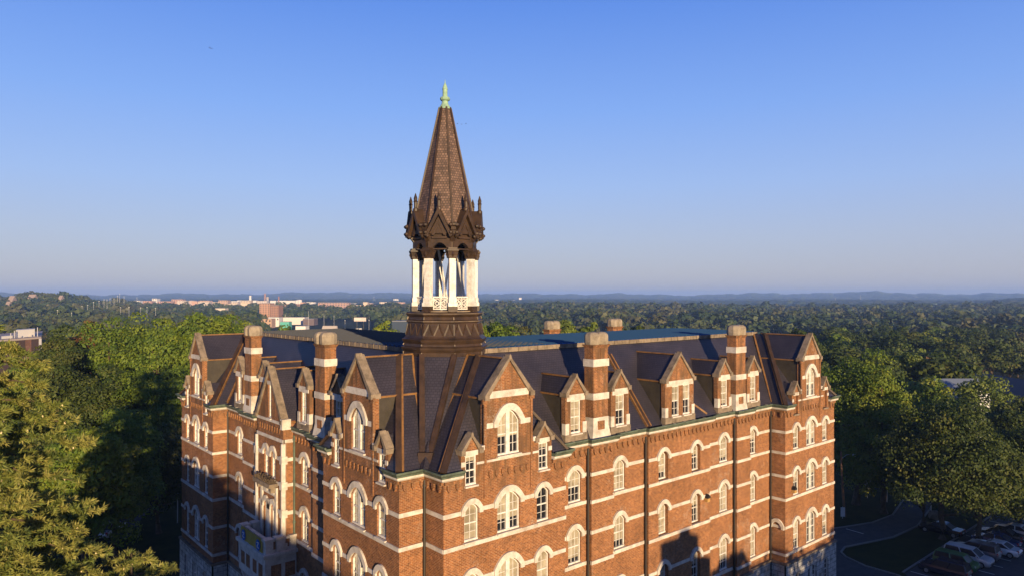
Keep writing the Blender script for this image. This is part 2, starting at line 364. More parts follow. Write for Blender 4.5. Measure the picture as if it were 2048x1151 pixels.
def window(F, op, ts=0.08, cols=2, mull=False, blind=0.6, parent=None, hood=0.27, sill=True, name='window', off=None):
    sc, wd, z0, zs, rise = op
    mb = MB(); fw = 0.085; o1, o2 = outline(op, 0.0), outline(op, fw)
    for i in range(len(o1)):
        j = (i + 1) % len(o1)
        F.quad(mb, [(*[o1[i][0]], ts, o1[i][1]), (o1[j][0], ts, o1[j][1]), (o2[j][0], ts, o2[j][1]), (o2[i][0], ts, o2[i][1])])
        F.quad(mb, [(o2[i][0], ts, o2[i][1]), (o2[j][0], ts, o2[j][1]), (o2[j][0], ts + 0.13, o2[j][1]), (o2[i][0], ts + 0.13, o2[i][1])])
    F.box(mb, sc - wd / 2 + .001, sc + wd / 2 - .001, ts - 0.04, ts + 0.1, z0 + .001, z0 + 0.12)
    lights = [(sc - wd / 2 + fw, sc + wd / 2 - fw)]
    if mull:
        mw = 0.15; F.box(mb, sc - mw, sc + mw, ts - 0.02, ts + 0.12, z0 + 0.11, arch(op, sc) - 0.05)
        lights = [(sc - wd / 2 + fw, sc - mw), (sc + mw, sc + wd / 2 - fw)]
    zm = z0 + (zs + rise * 0.7 - z0) * 0.5
    for a0, a1 in lights:
        F.box(mb, a0, a1, ts + 0.03, ts + 0.11, zm - 0.04, zm + 0.04)
        for c in range(1, cols):
            a = a0 + (a1 - a0) * c / cols; F.box(mb, a - 0.017, a + 0.017, ts + 0.06, ts + 0.1, z0 + 0.1, arch(op, a) - 0.04)
        for z in ((z0 + zm) / 2, (zm + zs + rise * 0.5) / 2):
            F.box(mb, a0, a1, ts + 0.062, ts + 0.098, z - 0.015, z + 0.015)
    fo = hb(mb, name, ['white_paint'], parent); sub = parent or fo
    # sub-parts keep world coordinates because the frame itself carries the offset
    pl = [(x, z) for x, z in outline(op, fw * 0.6)]
    zb = z0 + (zs + rise - z0) * (1 - blind)
    lo, hi = clip(pl, zb, False), clip(pl, zb, True)
    for part, mname, pts in (('pane', 'glass_dark', lo), ('blind', 'blind', hi)):
        if len(pts) > 2:
            q = MB(); F.quad(q, [(x, ts + 0.105, z) for x, z in pts]); q.build(part, mname, sub)
    if hood:
        q = MB(); hood_mesh(q, F, op, hood); q.build('hood_mould', 'limestone', sub)
    if sill:
        q = MB(); F.box(q, sc - wd / 2 - 0.08, sc + wd / 2 + 0.08, -0.16, ts + 0.05, z0 - 0.1, z0 - 0.002); q.build('sill', 'limestone', sub)
    return fo
def clip(pts, zc, above):
    out = []
    for i in range(len(pts)):
        a, b_ = pts[i], pts[(i + 1) % len(pts)]
        ia, ib = (a[1] >= zc) == above, (b_[1] >= zc) == above
        if ia: out.append(a)
        if ia != ib:
            t_ = (zc - a[1]) / (b_[1] - a[1]); out.append((a[0] + (b_[0] - a[0]) * t_, zc))
    return out
def hood_mesh(q, F, op, h, p=0.14, n=10):
    sc, wd, z0, zs, rise = op; leg = 0.22
    inn, out = [(sc - wd / 2 - .01, zs - leg)], [(sc - wd / 2 - h, zs - leg)]
    for i in range(n + 1):
        k = -1 + 2 * i / n
        inn.append((sc + (wd / 2 + .01) * k, zs + rise * (1 - k * k) + .004)); out.append((sc + (wd / 2 + h) * k * (1 - 0.04 * (1 - abs(k))), zs + 0.12 + (rise + h - 0.06) * (1 - abs(k) ** 2.4)))
    inn.append((sc + wd / 2 + .01, zs - leg)); out.append((sc + wd / 2 + h, zs - leg))
    for i in range(len(inn) - 1):
        a, b_, c, d = inn[i], inn[i + 1], out[i + 1], out[i]
        F.quad(q, [(a[0], -p, a[1]), (b_[0], -p, b_[1]), (c[0], -p, c[1]), (d[0], -p, d[1])])
        F.quad(q, [(d[0], -p, d[1]), (c[0], -p, c[1]), (c[0], .05, c[1]), (d[0], .05, d[1])])
        F.quad(q, [(a[0], -p, a[1]), (b_[0], -p, b_[1]), (b_[0], .09, b_[1]), (a[0], .09, a[1])])
    for e in (0, -1):
        a, d = inn[e], out[e]; F.quad(q, [(a[0], -p, a[1]), (d[0], -p, d[1]), (d[0], .05, d[1]), (a[0], .05, a[1])])
def cut(s0, s1, gaps):
    segs = [(s0, s1)]
    for g0, g1 in gaps:
        ns = []
        for a, b_ in segs:
            if g1 <= a or g0 >= b_: ns.append((a, b_)); continue
            if g0 > a: ns.append((a, g0))
            if g1 < b_: ns.append((g1, b_))
        segs = ns
    return segs
def blindf():
    r = random.random()
    return 1.0 if r < 0.34 else (random.choice([0.45, 0.55, 0.7, 0.78, 0.85]) if r < 0.9 else 0.0)
def section(F, s0, s1, wins, e0=0.0, e1=0.0, top=None, extra=[], base=True, corb=True, floors=(4, 3, 2), bw_=None, zb=STONE_TOP, hoodh=0.27, ts=0.1):
    """one plane of brick wall: wins = [(s, width, columns, mullion)] repeated on every floor"""
    ops = []; W_ = []
    for fl in floors:
        z0, zs, sb, si = FLOORS[fl]
        for sc, wd, cols, mu in wins:
            op = (sc, wd, z0, zs, min(0.62, wd * 0.36)); ops.append(op); W_.append((op, cols, mu))
    mb = MB(); wall(mb, F, s0, s1, zb, top or EAVE, ops + extra, 0.3); hb(mb, 'brick_wall', ['brick'])
    for op, cols, mu in W_: window(F, op, ts, cols, mu, blindf(), hood=hoodh * (1.15 if mu else 1))
    mb = MB(); p = 0.055
    for fl in floors:
        z0, zs, sb, si = FLOORS[fl]
        for a, c in cut(s0 - e0, s1 + e1, [(w_[0] - w_[1] / 2 - hoodh * .97, w_[0] + w_[1] / 2 + hoodh * .97) for w_ in wins]): F.box(mb, a, c, -p, 0.1, sb[0], sb[1])
        F.box(mb, s0 - e0, s1 + e1, -p - 0.02, 0.1, si[0], si[1])
    hb(mb, 'string_course', ['limestone'])
    if corb:
        runs = [(s0, s1)] if not top else [(x0, x1) for (x0, z), (x1, z2) in zip(top[:-1], top[1:]) if abs(z - EAVE) < .01 and abs(z - z2) < .01 and x1 - x0 > .05]
        for r0, r1 in runs:
            mb = MB(); n = max(1, int((r1 - r0) / 0.52))
            for i in range(n):
                a = r0 + (r1 - r0) * (i + .5) / n
                F.poly(mb, [(a - .11, EAVE - .22), (a - .11, EAVE - .5), (a, EAVE - .72), (a + .11, EAVE - .5), (a + .11, EAVE - .22)], -0.13, 0.02)
            F.box(mb, r0, r1, -0.17, 0.02, EAVE - .24, EAVE + .02); hb(mb, 'corbel_table', ['brick'])
    if base:
        bops = [(sc, wd * 0.95, -28.3, -26.35, 0.28) for sc, wd, _, _ in wins]
        mb = MB(); G = F.sh(0, -0.16); wall(mb, G, s0 - e0 * 3, s1 + e1 * 3, GZ - 0.3, STONE_TOP, bops, 0.35)
        G.quad(mb, [(s0 - e0 * 3, 0, STONE_TOP), (s1 + e1 * 3, 0, STONE_TOP), (s1 + e1 * 3, .3, STONE_TOP), (s0 - e0 * 3, .3, STONE_TOP)])
        hb(mb, 'stone_base', ['rustic_stone'])
        for op, (sc, wd, cols, mu) in zip(bops, wins): window(G, op, 0.14, cols, mu, 0.0, hood=0, sill=True)
        mb = MB(); F.box(mb, s0 - e0 * 4, s1 + e1 * 4, -0.24, 0.1, STONE_TOP + .004, STONE_TOP + 0.2); hb(mb, 'base_moulding', ['weathered_stone'])
def sweep(mb, path, prof, mi=0):
    P = [Vector((p[0], p[1])) for p in path]; n = len(P); rows = []
    for i in range(n):
        d0 = (P[i] - P[i - 1]).normalized() if i > 0 else None; d1 = (P[i + 1] - P[i]).normalized() if i < n - 1 else None
        n0 = Vector((d0.y, -d0.x)) if d0 else None; n1 = Vector((d1.y, -d1.x)) if d1 else None
        if n0 and n1: m_ = (n0 + n1); m_ = m_ / max(0.3, m_.dot(n0))
        else: m_ = n0 or n1
        rows.append([(P[i].x + m_.x * o, P[i].y + m_.y * o, z) for o, z in prof])
    mb.grid(rows, mi, False, True); mb.face(rows[0], mi); mb.face(rows[-1][::-1], mi)
def cornice(path):
    mb = MB(); sweep(mb, path, [(-0.05, -10.62), (.20, -10.62), (.31, -10.52), (.31, -10.40), (-0.05, -10.40)]); hb(mb, 'cornice', ['limestone'])
    mb = MB(); sweep(mb, path, [(-0.05, -10.395), (.36, -10.395), (.38, -10.30), (.50, -10.18), (.50, -10.08), (.40, -10.08), (.36, -10.2), (-0.05, -10.2)]); hb(mb, 'gutter', ['green_gutter'])
    mb = MB()
    for a, c in zip(path[:-1], path[1:]):
        a, c = Vector(a), Vector(c); d = c - a; k = int(d.length / 1.3)
        nn = Vector((d.y, -d.x)).normalized()
        for i in range(1, k):
            q = a + d * (i / k); mb.beam((q.x + nn.x * .28, q.y + nn.y * .28, -10.06), (q.x + nn.x * .53, q.y + nn.y * .53, -10.07), .03, .02)
    if mb.v: hb(mb, 'gutter_straps', ['limestone'])

def coping(F, mb, c, hw, zk, za, t0=-0.16, t1=0.42, th=0.34, ov=0.14):
    th *= .62; ov *= .8
    for sg in (-1, 1):
        F.poly(mb, [(c + sg * (hw + ov), zk - 0.02), (c + sg * (hw - 0.16), zk - 0.02), (c, za - th * 0.8), (c, za + 0.1), (c + sg * (hw + ov), zk + th * 0.55)], t0, t1)
        F.box(mb, c + sg * (hw + ov + .03) if sg < 0 else c + hw - .2, c - hw + .2 if sg < 0 else c + (hw + ov + .03), t0 - 0.06, t1 + 0.05, zk - 0.16, zk + 0.15)
    F.poly(mb, [(c - .13, za - .12), (c + .13, za - .12), (c + .05, za + .17), (c - .05, za + .17)], t0 - .02, t1 * .6)
def gable_roof(F, parent, c, hw, zk, za, t0, t1, zbase, ridge=True):
    """slate saddle roof and metal cheeks running back from a gable into the big slope"""
    mb = MB()
    for sg in (-1, 1):
        F.quad(mb, [(c, t0, za), (c, t1, za), (c + sg * hw, t1, zk), (c + sg * hw, t0, zk)])
    mb.build('gable_roof', 'slate', parent)
    mb = MB()
    for sg in (-1, 1): F.quad(mb, [(c + sg * (hw - .05), t0, zk), (c + sg * (hw - .05), t1, zk), (c + sg * (hw - .05), t1, zbase), (c + sg * (hw - .05), t0, zbase)]); mb.mark()
    mb.build_all('cheek', 'cheek_metal', parent)
    if ridge:
        mb = MB()
        mb.beam(F.p(c, t0, za + .03), F.p(c, t1, za + .03), .2, .1); mb.mark()
        for sg in (-1, 1): mb.beam(F.p(c + sg * (hw - .01), t0, zk - .03), F.p(c + sg * (hw - .01), t1 - .1, zk - .03), .1, .12); mb.mark()
        mb.build_all('ridge_flashing', 'flashing', parent)
def dormer(F, c, hw, wins, zk, za, zwt, t1, zsill=-9.6, lintel=True):
    """brick wall dormer standing on the eaves: brick front, stone coping, quoins, saddle roof, sash windows"""
    d = empty('dormer', (0, 0, 0), hall); d.location = -HOFF
    ops = [(c + a, wd, zsill, zwt, 0) for a, wd in wins]
    mb = MB(); wall(mb, F, c - hw, c + hw, -10.3, [(c - hw, zk), (c, za), (c + hw, zk)], ops, 0.22)
    for sg in (-1, 1): F.quad(mb, [(c + sg * hw, 0, -10.3), (c + sg * hw, 0, zk), (c + sg * hw, .4, zk), (c + sg * hw, .4, -10.3)])
    mb.build('brick_front', 'brick', d)
    mb = MB(); coping(F, mb, c, hw, zk, za, -.13, .4, .26, .1)
    mb.build('coping', 'weathered_stone', d)
    mb = MB()
    if lintel: F.box(mb, c - hw + .12, c + hw - .12, -.05, .05, zwt + .003, zk - .02); mb.build('lintel', 'limestone', d); mb = MB()
    for sg in (-1, 1):
        a = c + sg * hw; x0, x1 = sorted((a + sg * .05, a - sg * .32))
        F.box(mb, x0, x1, -.06, .3, zsill - .02, zsill + .75); mb.mark()
    mb.build_all('quoin', 'limestone', d)
    mb = MB(); F.box(mb, c - hw - .1, c + hw + .1, -.1, .35, -10.25, zsill - .03); mb.build('dormer_base', 'weathered_stone', d)
    gable_roof(F, d, c, hw, zk - .02, za - .12, .38, t1, -10.2)
    for op in ops: window(F, op, 0.07, 2, False, random.choice([1, .8, .6, .9, .5]), parent=d, hood=0, name='window_frame')
    # cheek flashing running down the slope, as the photo shows it on the right of each dormer
    return d
def chimney(F, c):
    d = empty('chimney', (0, 0, 0), hall); d.location = -HOFF
    h, t0, t1 = .80, -.08, .86
    mb = MB()
    lo = [(c - h - .2, t0 - .1), (c + h + .2, t0 - .1), (c + h + .2, t1 + .15), (c - h - .2, t1 + .15)]; up = [(c - h, t0), (c + h, t0), (c + h, t1), (c - h, t1)]
    mb.hexa([F.p(a, t_, -10.25) for a, t_ in lo] + [F.p(a, t_, -9.35) for a, t_ in up])
    F.box(mb, c - h + .002, c + h - .002, t0 + .002, t1, -9.35, -8.72); mb.build('pedestal', 'limestone', d)
    mb = MB(); F.box(mb, c - .36, c + .36, t0 - .03, t0 + .05, -9.6, -8.98); mb.build('brick_panel', 'brick', d)
    mb = MB(); g = .03
    F.box(mb, c - h + .03, c + h - .03, t0 + .03, t1 - .03, -8.74, -4.9)
    for sg in (-1, 1):      # twin flues with a groove between them
        x0, x1 = sorted((c + sg * (h - .03), c + sg * g)); F.box(mb, x0, x1, t0 + .03, t1 - .03, -4.9, -3.75)
    F.box(mb, c - g, c + g, t0 + .14, t1 - .14, -4.9, -3.5)
    lo = [(c - h + .03, t0 + .03), (c + h - .03, t0 + .03), (c + h - .03, t1 - .03), (c - h + .03, t1 - .03)]; up = [(c - h - .1, t0 - .1), (c + h + .1, t0 - .1), (c + h + .1, t1 + .1), (c - h - .1, t1 + .1)]
    mb.hexa([F.p(a, t_, -3.76) for a, t_ in lo] + [F.p(a, t_, -3.52) for a, t_ in up]); mb.build('brick_shaft', 'brick', d)
    for z0, z1 in ((-7.45, -6.98), (-5.08, -4.55)):
        mb = MB(); F.box(mb, c - h - .03, c + h + .03, t0 - .03, t1 + .03, z0, z1); mb.build('stone_band', 'limestone', d)
    for sg in (-1, 1):
        mb = MB(); cc = F.p(c + sg * (h + .06) / 2, (t0 + t1) / 2, 0)
        prof = [(.60, -3.52), (.64, -3.45), (.66, -3.3), (.66, -2.92), (.61, -2.78), (.47, -2.67), (.28, -2.62)]
        k = .5 * (h + .1) / .5 * .985 / math.cos(math.pi / 8) / .66 * .62
        rows = []
        for R, z in prof:
            row = []
            for i in range(8):
                a = math.pi / 8 + i * math.pi / 4; x, y = R / .66 * math.cos(a) / math.cos(math.pi / 8), R / .66 * math.sin(a) / math.cos(math.pi / 8)
                q = F.p(c + sg * (h + .1) / 2 + x * (h + .1) / 2 * .95, (t0 + t1) / 2 + y * ((t1 - t0) / 2 + .12), z); row.append(q)
            rows.append(row)
        mb.grid(rows, 0, False, True); mb.face(rows[-1]); mb.build('chimney_cap', 'cap_stone', d)
    return d
HW = 4.87
def pavilion(F, apex, blind_side=False, hw=HW, tb=8.0):
    """gabled end pavilion: tall centre gable between two small dormer gables under a steep hipped roof"""
    SD, SH, CH = 2.92, .72, 1.86
    top = [(-hw, EAVE), (-SD - SH, EAVE), (-SD - SH, -9.15), (-SD, -8.15), (-SD + SH, -9.15), (-CH, -9.15), (-CH, -6.15), (0, -3.75), (CH, -6.15), (CH, -9.15), (SD - SH, -9.15), (SD, -8.15), (SD + SH, -9.15), (SD + SH, EAVE), (hw, EAVE)]
    sdop = [(sg * SD, .8, -11.15, -9.42, 0) for sg in (-1, 1)]; gop = (0, 1.76, -9.75, -7.75, .74)
    section(F, -hw, hw, [(-2.88, 1.05, 2, False), (0, 1.8, 2, True), (2.88, 1.05, 2, False)], .05, .05, top, sdop + [gop])
    g = window(F, gop, .1, 2, True, random.choice([.5, .6]), hood=.36)
    for op in sdop:
        if blind_side:
            mb = MB(); F.quad(mb, [(op[0] - .4, .2, op[2]), (op[0] + .4, .2, op[2]), (op[0] + .4, .2, op[3]), (op[0] - .4, .2, op[3])]); hb(mb, 'blind_niche', ['brick'])
            mb = MB(); F.box(mb, op[0] - .5, op[0] + .5, -.14, .1, op[2] - .14, op[2]); hb(mb, 'niche_sill', ['weathered_stone'])
        else: window(F, op, .06, 2, False, random.choice([0, 0, .2]), hood=0)
    gb = empty('pavilion_gable', (0, 0, 0), hall); gb.location = -HOFF
    mb = MB()   # brick returns of the parapets
    for sg in (-1, 1):
        F.quad(mb, [(sg * CH, 0, -10), (sg * CH, 0, -6.15), (sg * CH, .42, -6.15), (sg * CH, .42, -10)])
        for e in (-1, 1):
            a = sg * SD + e * SH; F.quad(mb, [(a, 0, -10.7), (a, 0, -9.15), (a, .4, -9.15), (a, .4, -10.7)])
        F.box(mb, sg * CH - .09, sg * CH + .09, -.06, .05, -12.1, -6.5)
        F.poly(mb, [(sg * CH - .2, -6.5), (sg * CH + .2, -6.5), (sg * CH + .22, -6.2), (sg * CH - .2, -6.2)], -.1, .05)
    for i in range(7):
        a = -1.5 + i * .5; F.poly(mb, [(a - .1, -10.55), (a - .1, -10.8), (a, -11.0), (a + .1, -10.8), (a + .1, -10.55)], -.09, .02)
    mb.build('brick_return', 'brick', gb)
    mb = MB(); coping(F, mb, 0, CH, -6.12, -3.78); mb.build('gable_coping', 'weathered_stone', gb)
    mb = MB(); F.box(mb, -CH + .25, CH - .25, -.06, .05, -6.2, -5.78)
    for a, c in cut(-CH + .1, CH - .1, [(-1.26, 1.26)]): F.box(mb, a, c, -.055, .05, -7.98, -7.66)
    F.box(mb, -SD - SH, -SD - .42, -.05, .05, -10.0, -9.72); F.box(mb, -SD + .42, SD - .42, -.05, .05, -10.0, -9.86); F.box(mb, SD + .42, SD + SH, -.05, .05, -10.0, -9.72)
    for sg in (-1, 1):
        x0, x1 = sorted((sg * (SD - SH - .02), sg * (CH + .1)))
        F.box(mb, x0, x1, -.12, .4, -9.2, -8.92)
        F.box(mb, sg * SD - .5, sg * SD + .5, -.06, .05, -9.41, -9.12)
    mb.build('gable_band', 'limestone', gb)
    mb = MB()
    for sg in (-1, 1): coping(F, mb, sg * SD, SH, -9.15, -8.2, -.15, .42, .22, .08); mb.mark()
    mb.build_all('side_gable_coping', 'weathered_stone', gb)
    gable_roof(F, gb, 0, CH, -6.18, -3.9, .4, max(apex + .3, 5.2), -10.3)
    mb = MB()
    for sg in (-1, 1):
        for e in (-1, 1): F.quad(mb, [(sg * SD, .4, -8.3), (sg * SD, 1.3, -8.3), (sg * SD + e * SH, 1.3, -9.2), (sg * SD + e * SH, .4, -9.2)])
        mb.mark()
    mb.build_all('side_gable_roof', 'slate', gb)
    # hipped slate roof
    mb = MB(); o = .12; z0, za = -10.15, -3.95
    A, B_ = (-hw - o, -o, z0), (hw + o, -o, z0); Ap = (0, apex, za); Bk = (0, tb, za)
    def fz(t_): return z0 + (za - z0) * (t_ + o) / (apex + o)
    def fh(t_): return (hw + o) * (1 - (t_ + o) / (apex + o))
    e_ = SD + SH + .02
    for sg in (-1, 1): F.quad(mb, [(sg * (hw + o), -o, z0), (sg * e_, -o, z0), (sg * e_, .42, fz(.42)), (sg * fh(.42), .42, fz(.42))])
    F.quad(mb, [(-fh(.42), .42, fz(.42)), (fh(.42), .42, fz(.42)), Ap])
    F.quad(mb, [A, Ap, Bk, (-hw - o, tb, z0)]); F.quad(mb, [B_, (hw + o, tb, z0), Bk, Ap]); hb(mb, 'pavilion_roof', ['slate'])
    mb = MB()
    for A_ in (A, B_): mb.beam(F.p(*A_[:2], A_[2] + .06), F.p(Ap[0], Ap[1], Ap[2] + .1), .36, .16); mb.mark()
    hb(mb, 'hip_flashing', ['copper'])
    mb = MB()
    for A_, sg in ((A, 1), (B_, -1)):
        mb.beam(F.p(A_[0] + sg * .0, A_[1] + .3, A_[2] + .05), F.p(Ap[0], Ap[1] + .25, Ap[2] + .05), .13, .22); mb.mark()
    hb(mb, 'hip_edge', ['flashing'])
R0 = FR((0, 34.6), (1, 0), (0, 1)); L0 = FR((22.9, 0), (0, -1), (1, 0))       # main planes; on L, s = -v
PR1 = FR((28.1, 33.1), (1, 0), (0, 1)); PR2 = FR((66.55, 33.1), (1, 0), (0, 1))
PL1 = FR((21.46, 39.86), (0, -1), (1, 0)); PL2 = FR((21.46, 72.4), (0, -1), (1, 0))
random.seed(3)
for F, ap, bl in ((PR1, 2.95, False), (PL1, 2.95, False), (PR2, 4.75, True), (PL2, 4.75, False)): pavilion(F, ap, bl)
# returns of the pavilions and the re-entrant tower corner
U1, V1 = 28.1 - HW, 39.86 - HW          # 23.23, 34.99
section(FR((21.46, V1), (1, 0), (0, 1)), 0, U1 - 21.46, [])
section(FR((U1, V1), (0, -1), (1, 0)), 0, V1 - 33.1, [])
section(FR((66.55 - HW, 34.6), (0, -1), (1, 0)), 0, 1.5, [])
section(FR((21.46, 72.4 - HW), (1, 0), (0, 1)), 0, 1.44, [])
section(FR((21.46, 77.3), (1, 0), (0, 1)), 0.02, 18, [], base=False); section(FR((28.1 + HW, 33.1), (0, 1), (-1, 0)), 0.02, 1.5, [], base=False)
section(FR((66.55 + HW, 33.1), (0, 1), (-1, 0)), 0.05, 20, [])
# long right facade: recessed bays, chimney breasts, centre bay
def W3(s, wd=1.25): return [(s, wd, 3, False)]
def bay(F, a0, a1, wins, t=0.0, ts=.1):
    G = F.sh(0, t); section(G, a0, a1, wins, ts=ts)
def breast(F, a0, a1, t=-.35):
    G = F.sh(0, t); section(G, a0, a1, [], .05, .05)
    mb = MB(); F.quad(mb, [(a0, 0, STONE_TOP), (a0, t, STONE_TOP), (a0, t, EAVE), (a0, 0, EAVE)]); F.quad(mb, [(a1, 0, STONE_TOP), (a1, t, STONE_TOP), (a1, t, EAVE), (a1, 0, EAVE)])
    F.quad(mb, [(a0, .0, -29), (a0, t - .16, -29), (a0, t - .16, STONE_TOP), (a0, .0, STONE_TOP)]); hb(mb, 'breast_return', ['brick'])
bay(R0, 32.97, 36.78, W3(35.42)); breast(R0, 36.78, 39.05); bay(R0, 39.05, 43.2, W3(40.17))
bay(R0, 43.2, 51.35, [(45.05, 1.2, 3, False), (49.4, 1.2, 3, False)], -.3, .3)
mb = MB()
for a in (43.2, 51.35): R0.quad(mb, [(a, 0, -29), (a, -.3, -29), (a, -.3, EAVE), (a, 0, EAVE)])
hb(mb, 'bay_return', ['brick'])
bay(R0, 51.35, 55.45, W3(53.87)); breast(R0, 55.45, 57.6); bay(R0, 57.6, 61.68, W3(58.5))
# entrance facade
bay(L0, -52.65, -48.75, W3(-50.85)); breast(L0, -48.75, -46.0); bay(L0, -46.0, -44.73, [])
bay(L0, -67.55, -62.7, W3(-64.65)); breast(L0, -62.7, -59.85); bay(L0, -59.85, -57.9, [])
cornice([(21.46, 36.22), (21.46, V1), (U1, V1), (U1, 33.1), (24.46, 33.1)])
cornice([(31.74, 33.1), (32.97, 33.1), (32.97, 34.6), (36.78, 34.6), (36.78, 34.25), (39.05, 34.25), (39.05, 34.6), (43.2, 34.6), (43.2, 34.3), (51.35, 34.3), (51.35, 34.6), (55.45, 34.6), (55.45, 34.25), (57.6, 34.25), (57.6, 34.6), (61.68, 34.6), (61.68, 33.1), (62.91, 33.1)])
cornice([(70.19, 33.1), (71.42, 33.1), (71.42, 45)])
cornice([(30, 77.27), (21.46, 77.27), (21.46, 76.04)])
cornice([(21.46, 68.76), (21.46, 67.53), (22.9, 67.53), (22.9, 62.7), (22.55, 62.7), (22.55, 59.85), (22.9, 59.85), (22.9, 57.95)])
cornice([(22.9, 52.6), (22.9, 48.75), (22.55, 48.75), (22.55, 46.0), (22.9, 46.0), (22.9, 44.73), (21.46, 44.73), (21.46, 43.5)])
# mansard roofs with a standing-seam deck
def mansard(u0, u1, v0, v1, ins=4.72, seams='u'):
    z0, z1 = -10.15, -4.06
    mb = MB(); mb.hexa([(u0, v0, z0), (u1, v0, z0), (u1, v1, z0), (u0, v1, z0), (u0 + ins, v0 + ins, z1), (u1 - ins, v0 + ins, z1), (u1 - ins, v1 - ins, z1), (u0 + ins, v1 - ins, z1)])
    hb(mb, 'mansard_roof', ['slate'])
    a0, a1, b0, b1 = u0 + ins - .12, u1 - ins + .12, v0 + ins - .12, v1 - ins + .12
    mb = MB()
    mb.box(a0, a1, b0, b1, z1 - .02, z1 + .3)
    n = int((a1 - a0) / .95)
    for i in range(n + 1):
        x = a0 + (a1 - a0) * i / n; mb.box(x - .03, x + .03, b0 - .05, b0 + .1, z1 - .01, z1 + .31)
    n = int((b1 - b0) / .95)
    for i in range(n + 1):
        y = b0 + (b1 - b0) * i / n; mb.box(a0 - .05, a0 + .1, y - .03, y + .03, z1 - .01, z1 + .31)
    hb(mb, 'roof_fascia', ['weathered_stone'])
    mb = MB(); zr = .03
    if seams == 'u': mb.grid([[(a0 + .02, b0 + .02, z1 + .31), (a1, b0 + .02, z1 + .31)], [(a0 + .02, (b0 + b1) / 2, z1 + .31 + zr), (a1, (b0 + b1) / 2, z1 + .31 + zr)], [(a0 + .02, b1, z1 + .31), (a1, b1, z1 + .31)]])
    else: mb.grid([[(a0 + .02, b0, z1 + .306), (a0 + .02, b1, z1 + .306)], [((a0 + a1) / 2, b0, z1 + .306 + zr), ((a0 + a1) / 2, b1, z1 + .306 + zr)], [(a1, b0, z1 + .306), (a1, b1, z1 + .306)]])
    hb(mb, 'metal_deck', ['deck_metal' if seams == 'u' else 'deck_grey'])
    mb = MB(); x = a0 + .5 if seams == 'u' else b0 + .5
    while x < (a1 if seams == 'u' else b1) - .2:
        if seams == 'u':
            mb.beam((x, b0 + .05, z1 + .33), (x, (b0 + b1) / 2, z1 + .33 + zr), .05, .09); mb.beam((x, (b0 + b1) / 2, z1 + .33 + zr), (x, b1, z1 + .33), .05, .09)
        else:
            mb.beam((a0 + .05, x, z1 + .33), ((a0 + a1) / 2, x, z1 + .33 + zr), .05, .09); mb.beam(((a0 + a1) / 2, x, z1 + .33 + zr), (a1, x, z1 + .33), .05, .09)
        x += .6
    hb(mb, 'deck_seams', ['seam_metal' if seams == 'u' else 'seam_grey'])
mansard(22.75, 71.5, 34.45, 53.9, seams='u'); mansard(22.72, 42.3, 34.9, 77.2, ins=4.68, seams='v')
mb = MB(); mb.box(23.4, 71.3, 53.5, 54.0, -29, -10.2); mb.box(41.8, 42.3, 54.0, 77.2, -29, -10.2); hb(mb, 'rear_wall', ['brick'])
# dormers and chimneys
random.seed(11)
D = R0.sh(0, -.12)
for c in (35.4, 40.1, 53.8, 58.45): dormer(D, c, 1.0, [(0, .98)], -6.85, -5.6, -7.32, 3.4)
dormer(R0.sh(0, -.35), 47.1, 1.88, [(-.55, .95), (.9, .95)], -6.75, -4.65, -7.2, 4.4)
for c in (37.85, 56.2): chimney(R0.sh(0, -.2), c)
E_ = L0.sh(0, -.12)
for c in (-45.2, -50.75, -58.6, -64.4): dormer(E_, c, .98, [(0, .9)], -6.85, -5.6, -7.3, 3.4)
for c in (-47.75, -61.9): chimney(L0.sh(0, -.2), c)
for (u, v) in ((51.2, 53.4), (61.3, 53.6)): chimney(FR((u, v + .3), (-1, 0), (0, -1)), 0)
# copper valley strips on the slopes
mb = MB(); sl_ = 6.09 / 4.72
def onslope(a, t): return (a, 34.45 + t, -10.1 + sl_ * t)
for a in (43.2, 43.62): mb.beam(onslope(a, .0), onslope(a, 4.1), .12, .26); mb.mark()
mb.beam(onslope(51.3, .1), onslope(49.2, 1.5), .1, .14); mb.mark()
mb.beam((61.75, 34.5, -10.05), (66.4, 39.1, -4.0), .16, .2); mb.mark()
for a0, a1, z in ((38.85, 39.1, -6.6),): mb.beam(onslope(a0, 0.1), onslope(a1, 2.6), .1, .1)
hb(mb, 'copper_valley', ['flashing'])
mb = MB(); mb.beam(onslope(43.41, .0), onslope(43.41, 4.1), .36, .2); mb.beam((22.75, 67.5, -10.05), (27.4, 72.2, -4.0), .3, .12); hb(mb, 'valley_lining', ['copper'])
mb = MB(); mb.beam((22.75, 67.4, -10.0), (27.4, 72.1, -3.95), .14, .26); hb(mb, 'copper_valley', ['flashing'])
# drain pipes
def pipe(u, v, z0=-10.8, z1=-28.8, r=.085, m_='dark_pipe'):
    mb = MB(); mb.tube([(u, v, z1), (u, v, z0)], r, 8)
    for k in range(6): mb.tube([(u, v, z0 - .4 - k * 3.2), (u, v, z0 - .28 - k * 3.2)], r * 1.45, 8)
    hb(mb, 'drain_pipe', [m_])
pipe(36.6, 34.43); pipe(43.02, 34.43); pipe(55.3, 34.43); pipe(61.5, 34.45); pipe(U1 - .14, V1 - .13); pipe(22.75, 52.45, m_='green_gutter'); pipe(22.75, 67.35); pipe(22.72, 59.6, m_='dark_pipe')
# wall lanterns and bracket lamps
for F, s, z in ((R0.sh(0, -.3), 50.75, -16.9), (PR2, -3.55, -18.15), (PL1, 4.2, -19.2)):
    mb = MB(); F.poly(mb, [(s - .2, z), (s - .22, z + .1), (s, z + .34), (s + .22, z + .1), (s + .2, z)], -.36, .0); F.box(mb, s - .18, s + .18, -.32, -.02, z - .3, z, 1)
    hb(mb, 'wall_lantern', ['iron', 'lantern_glass'])
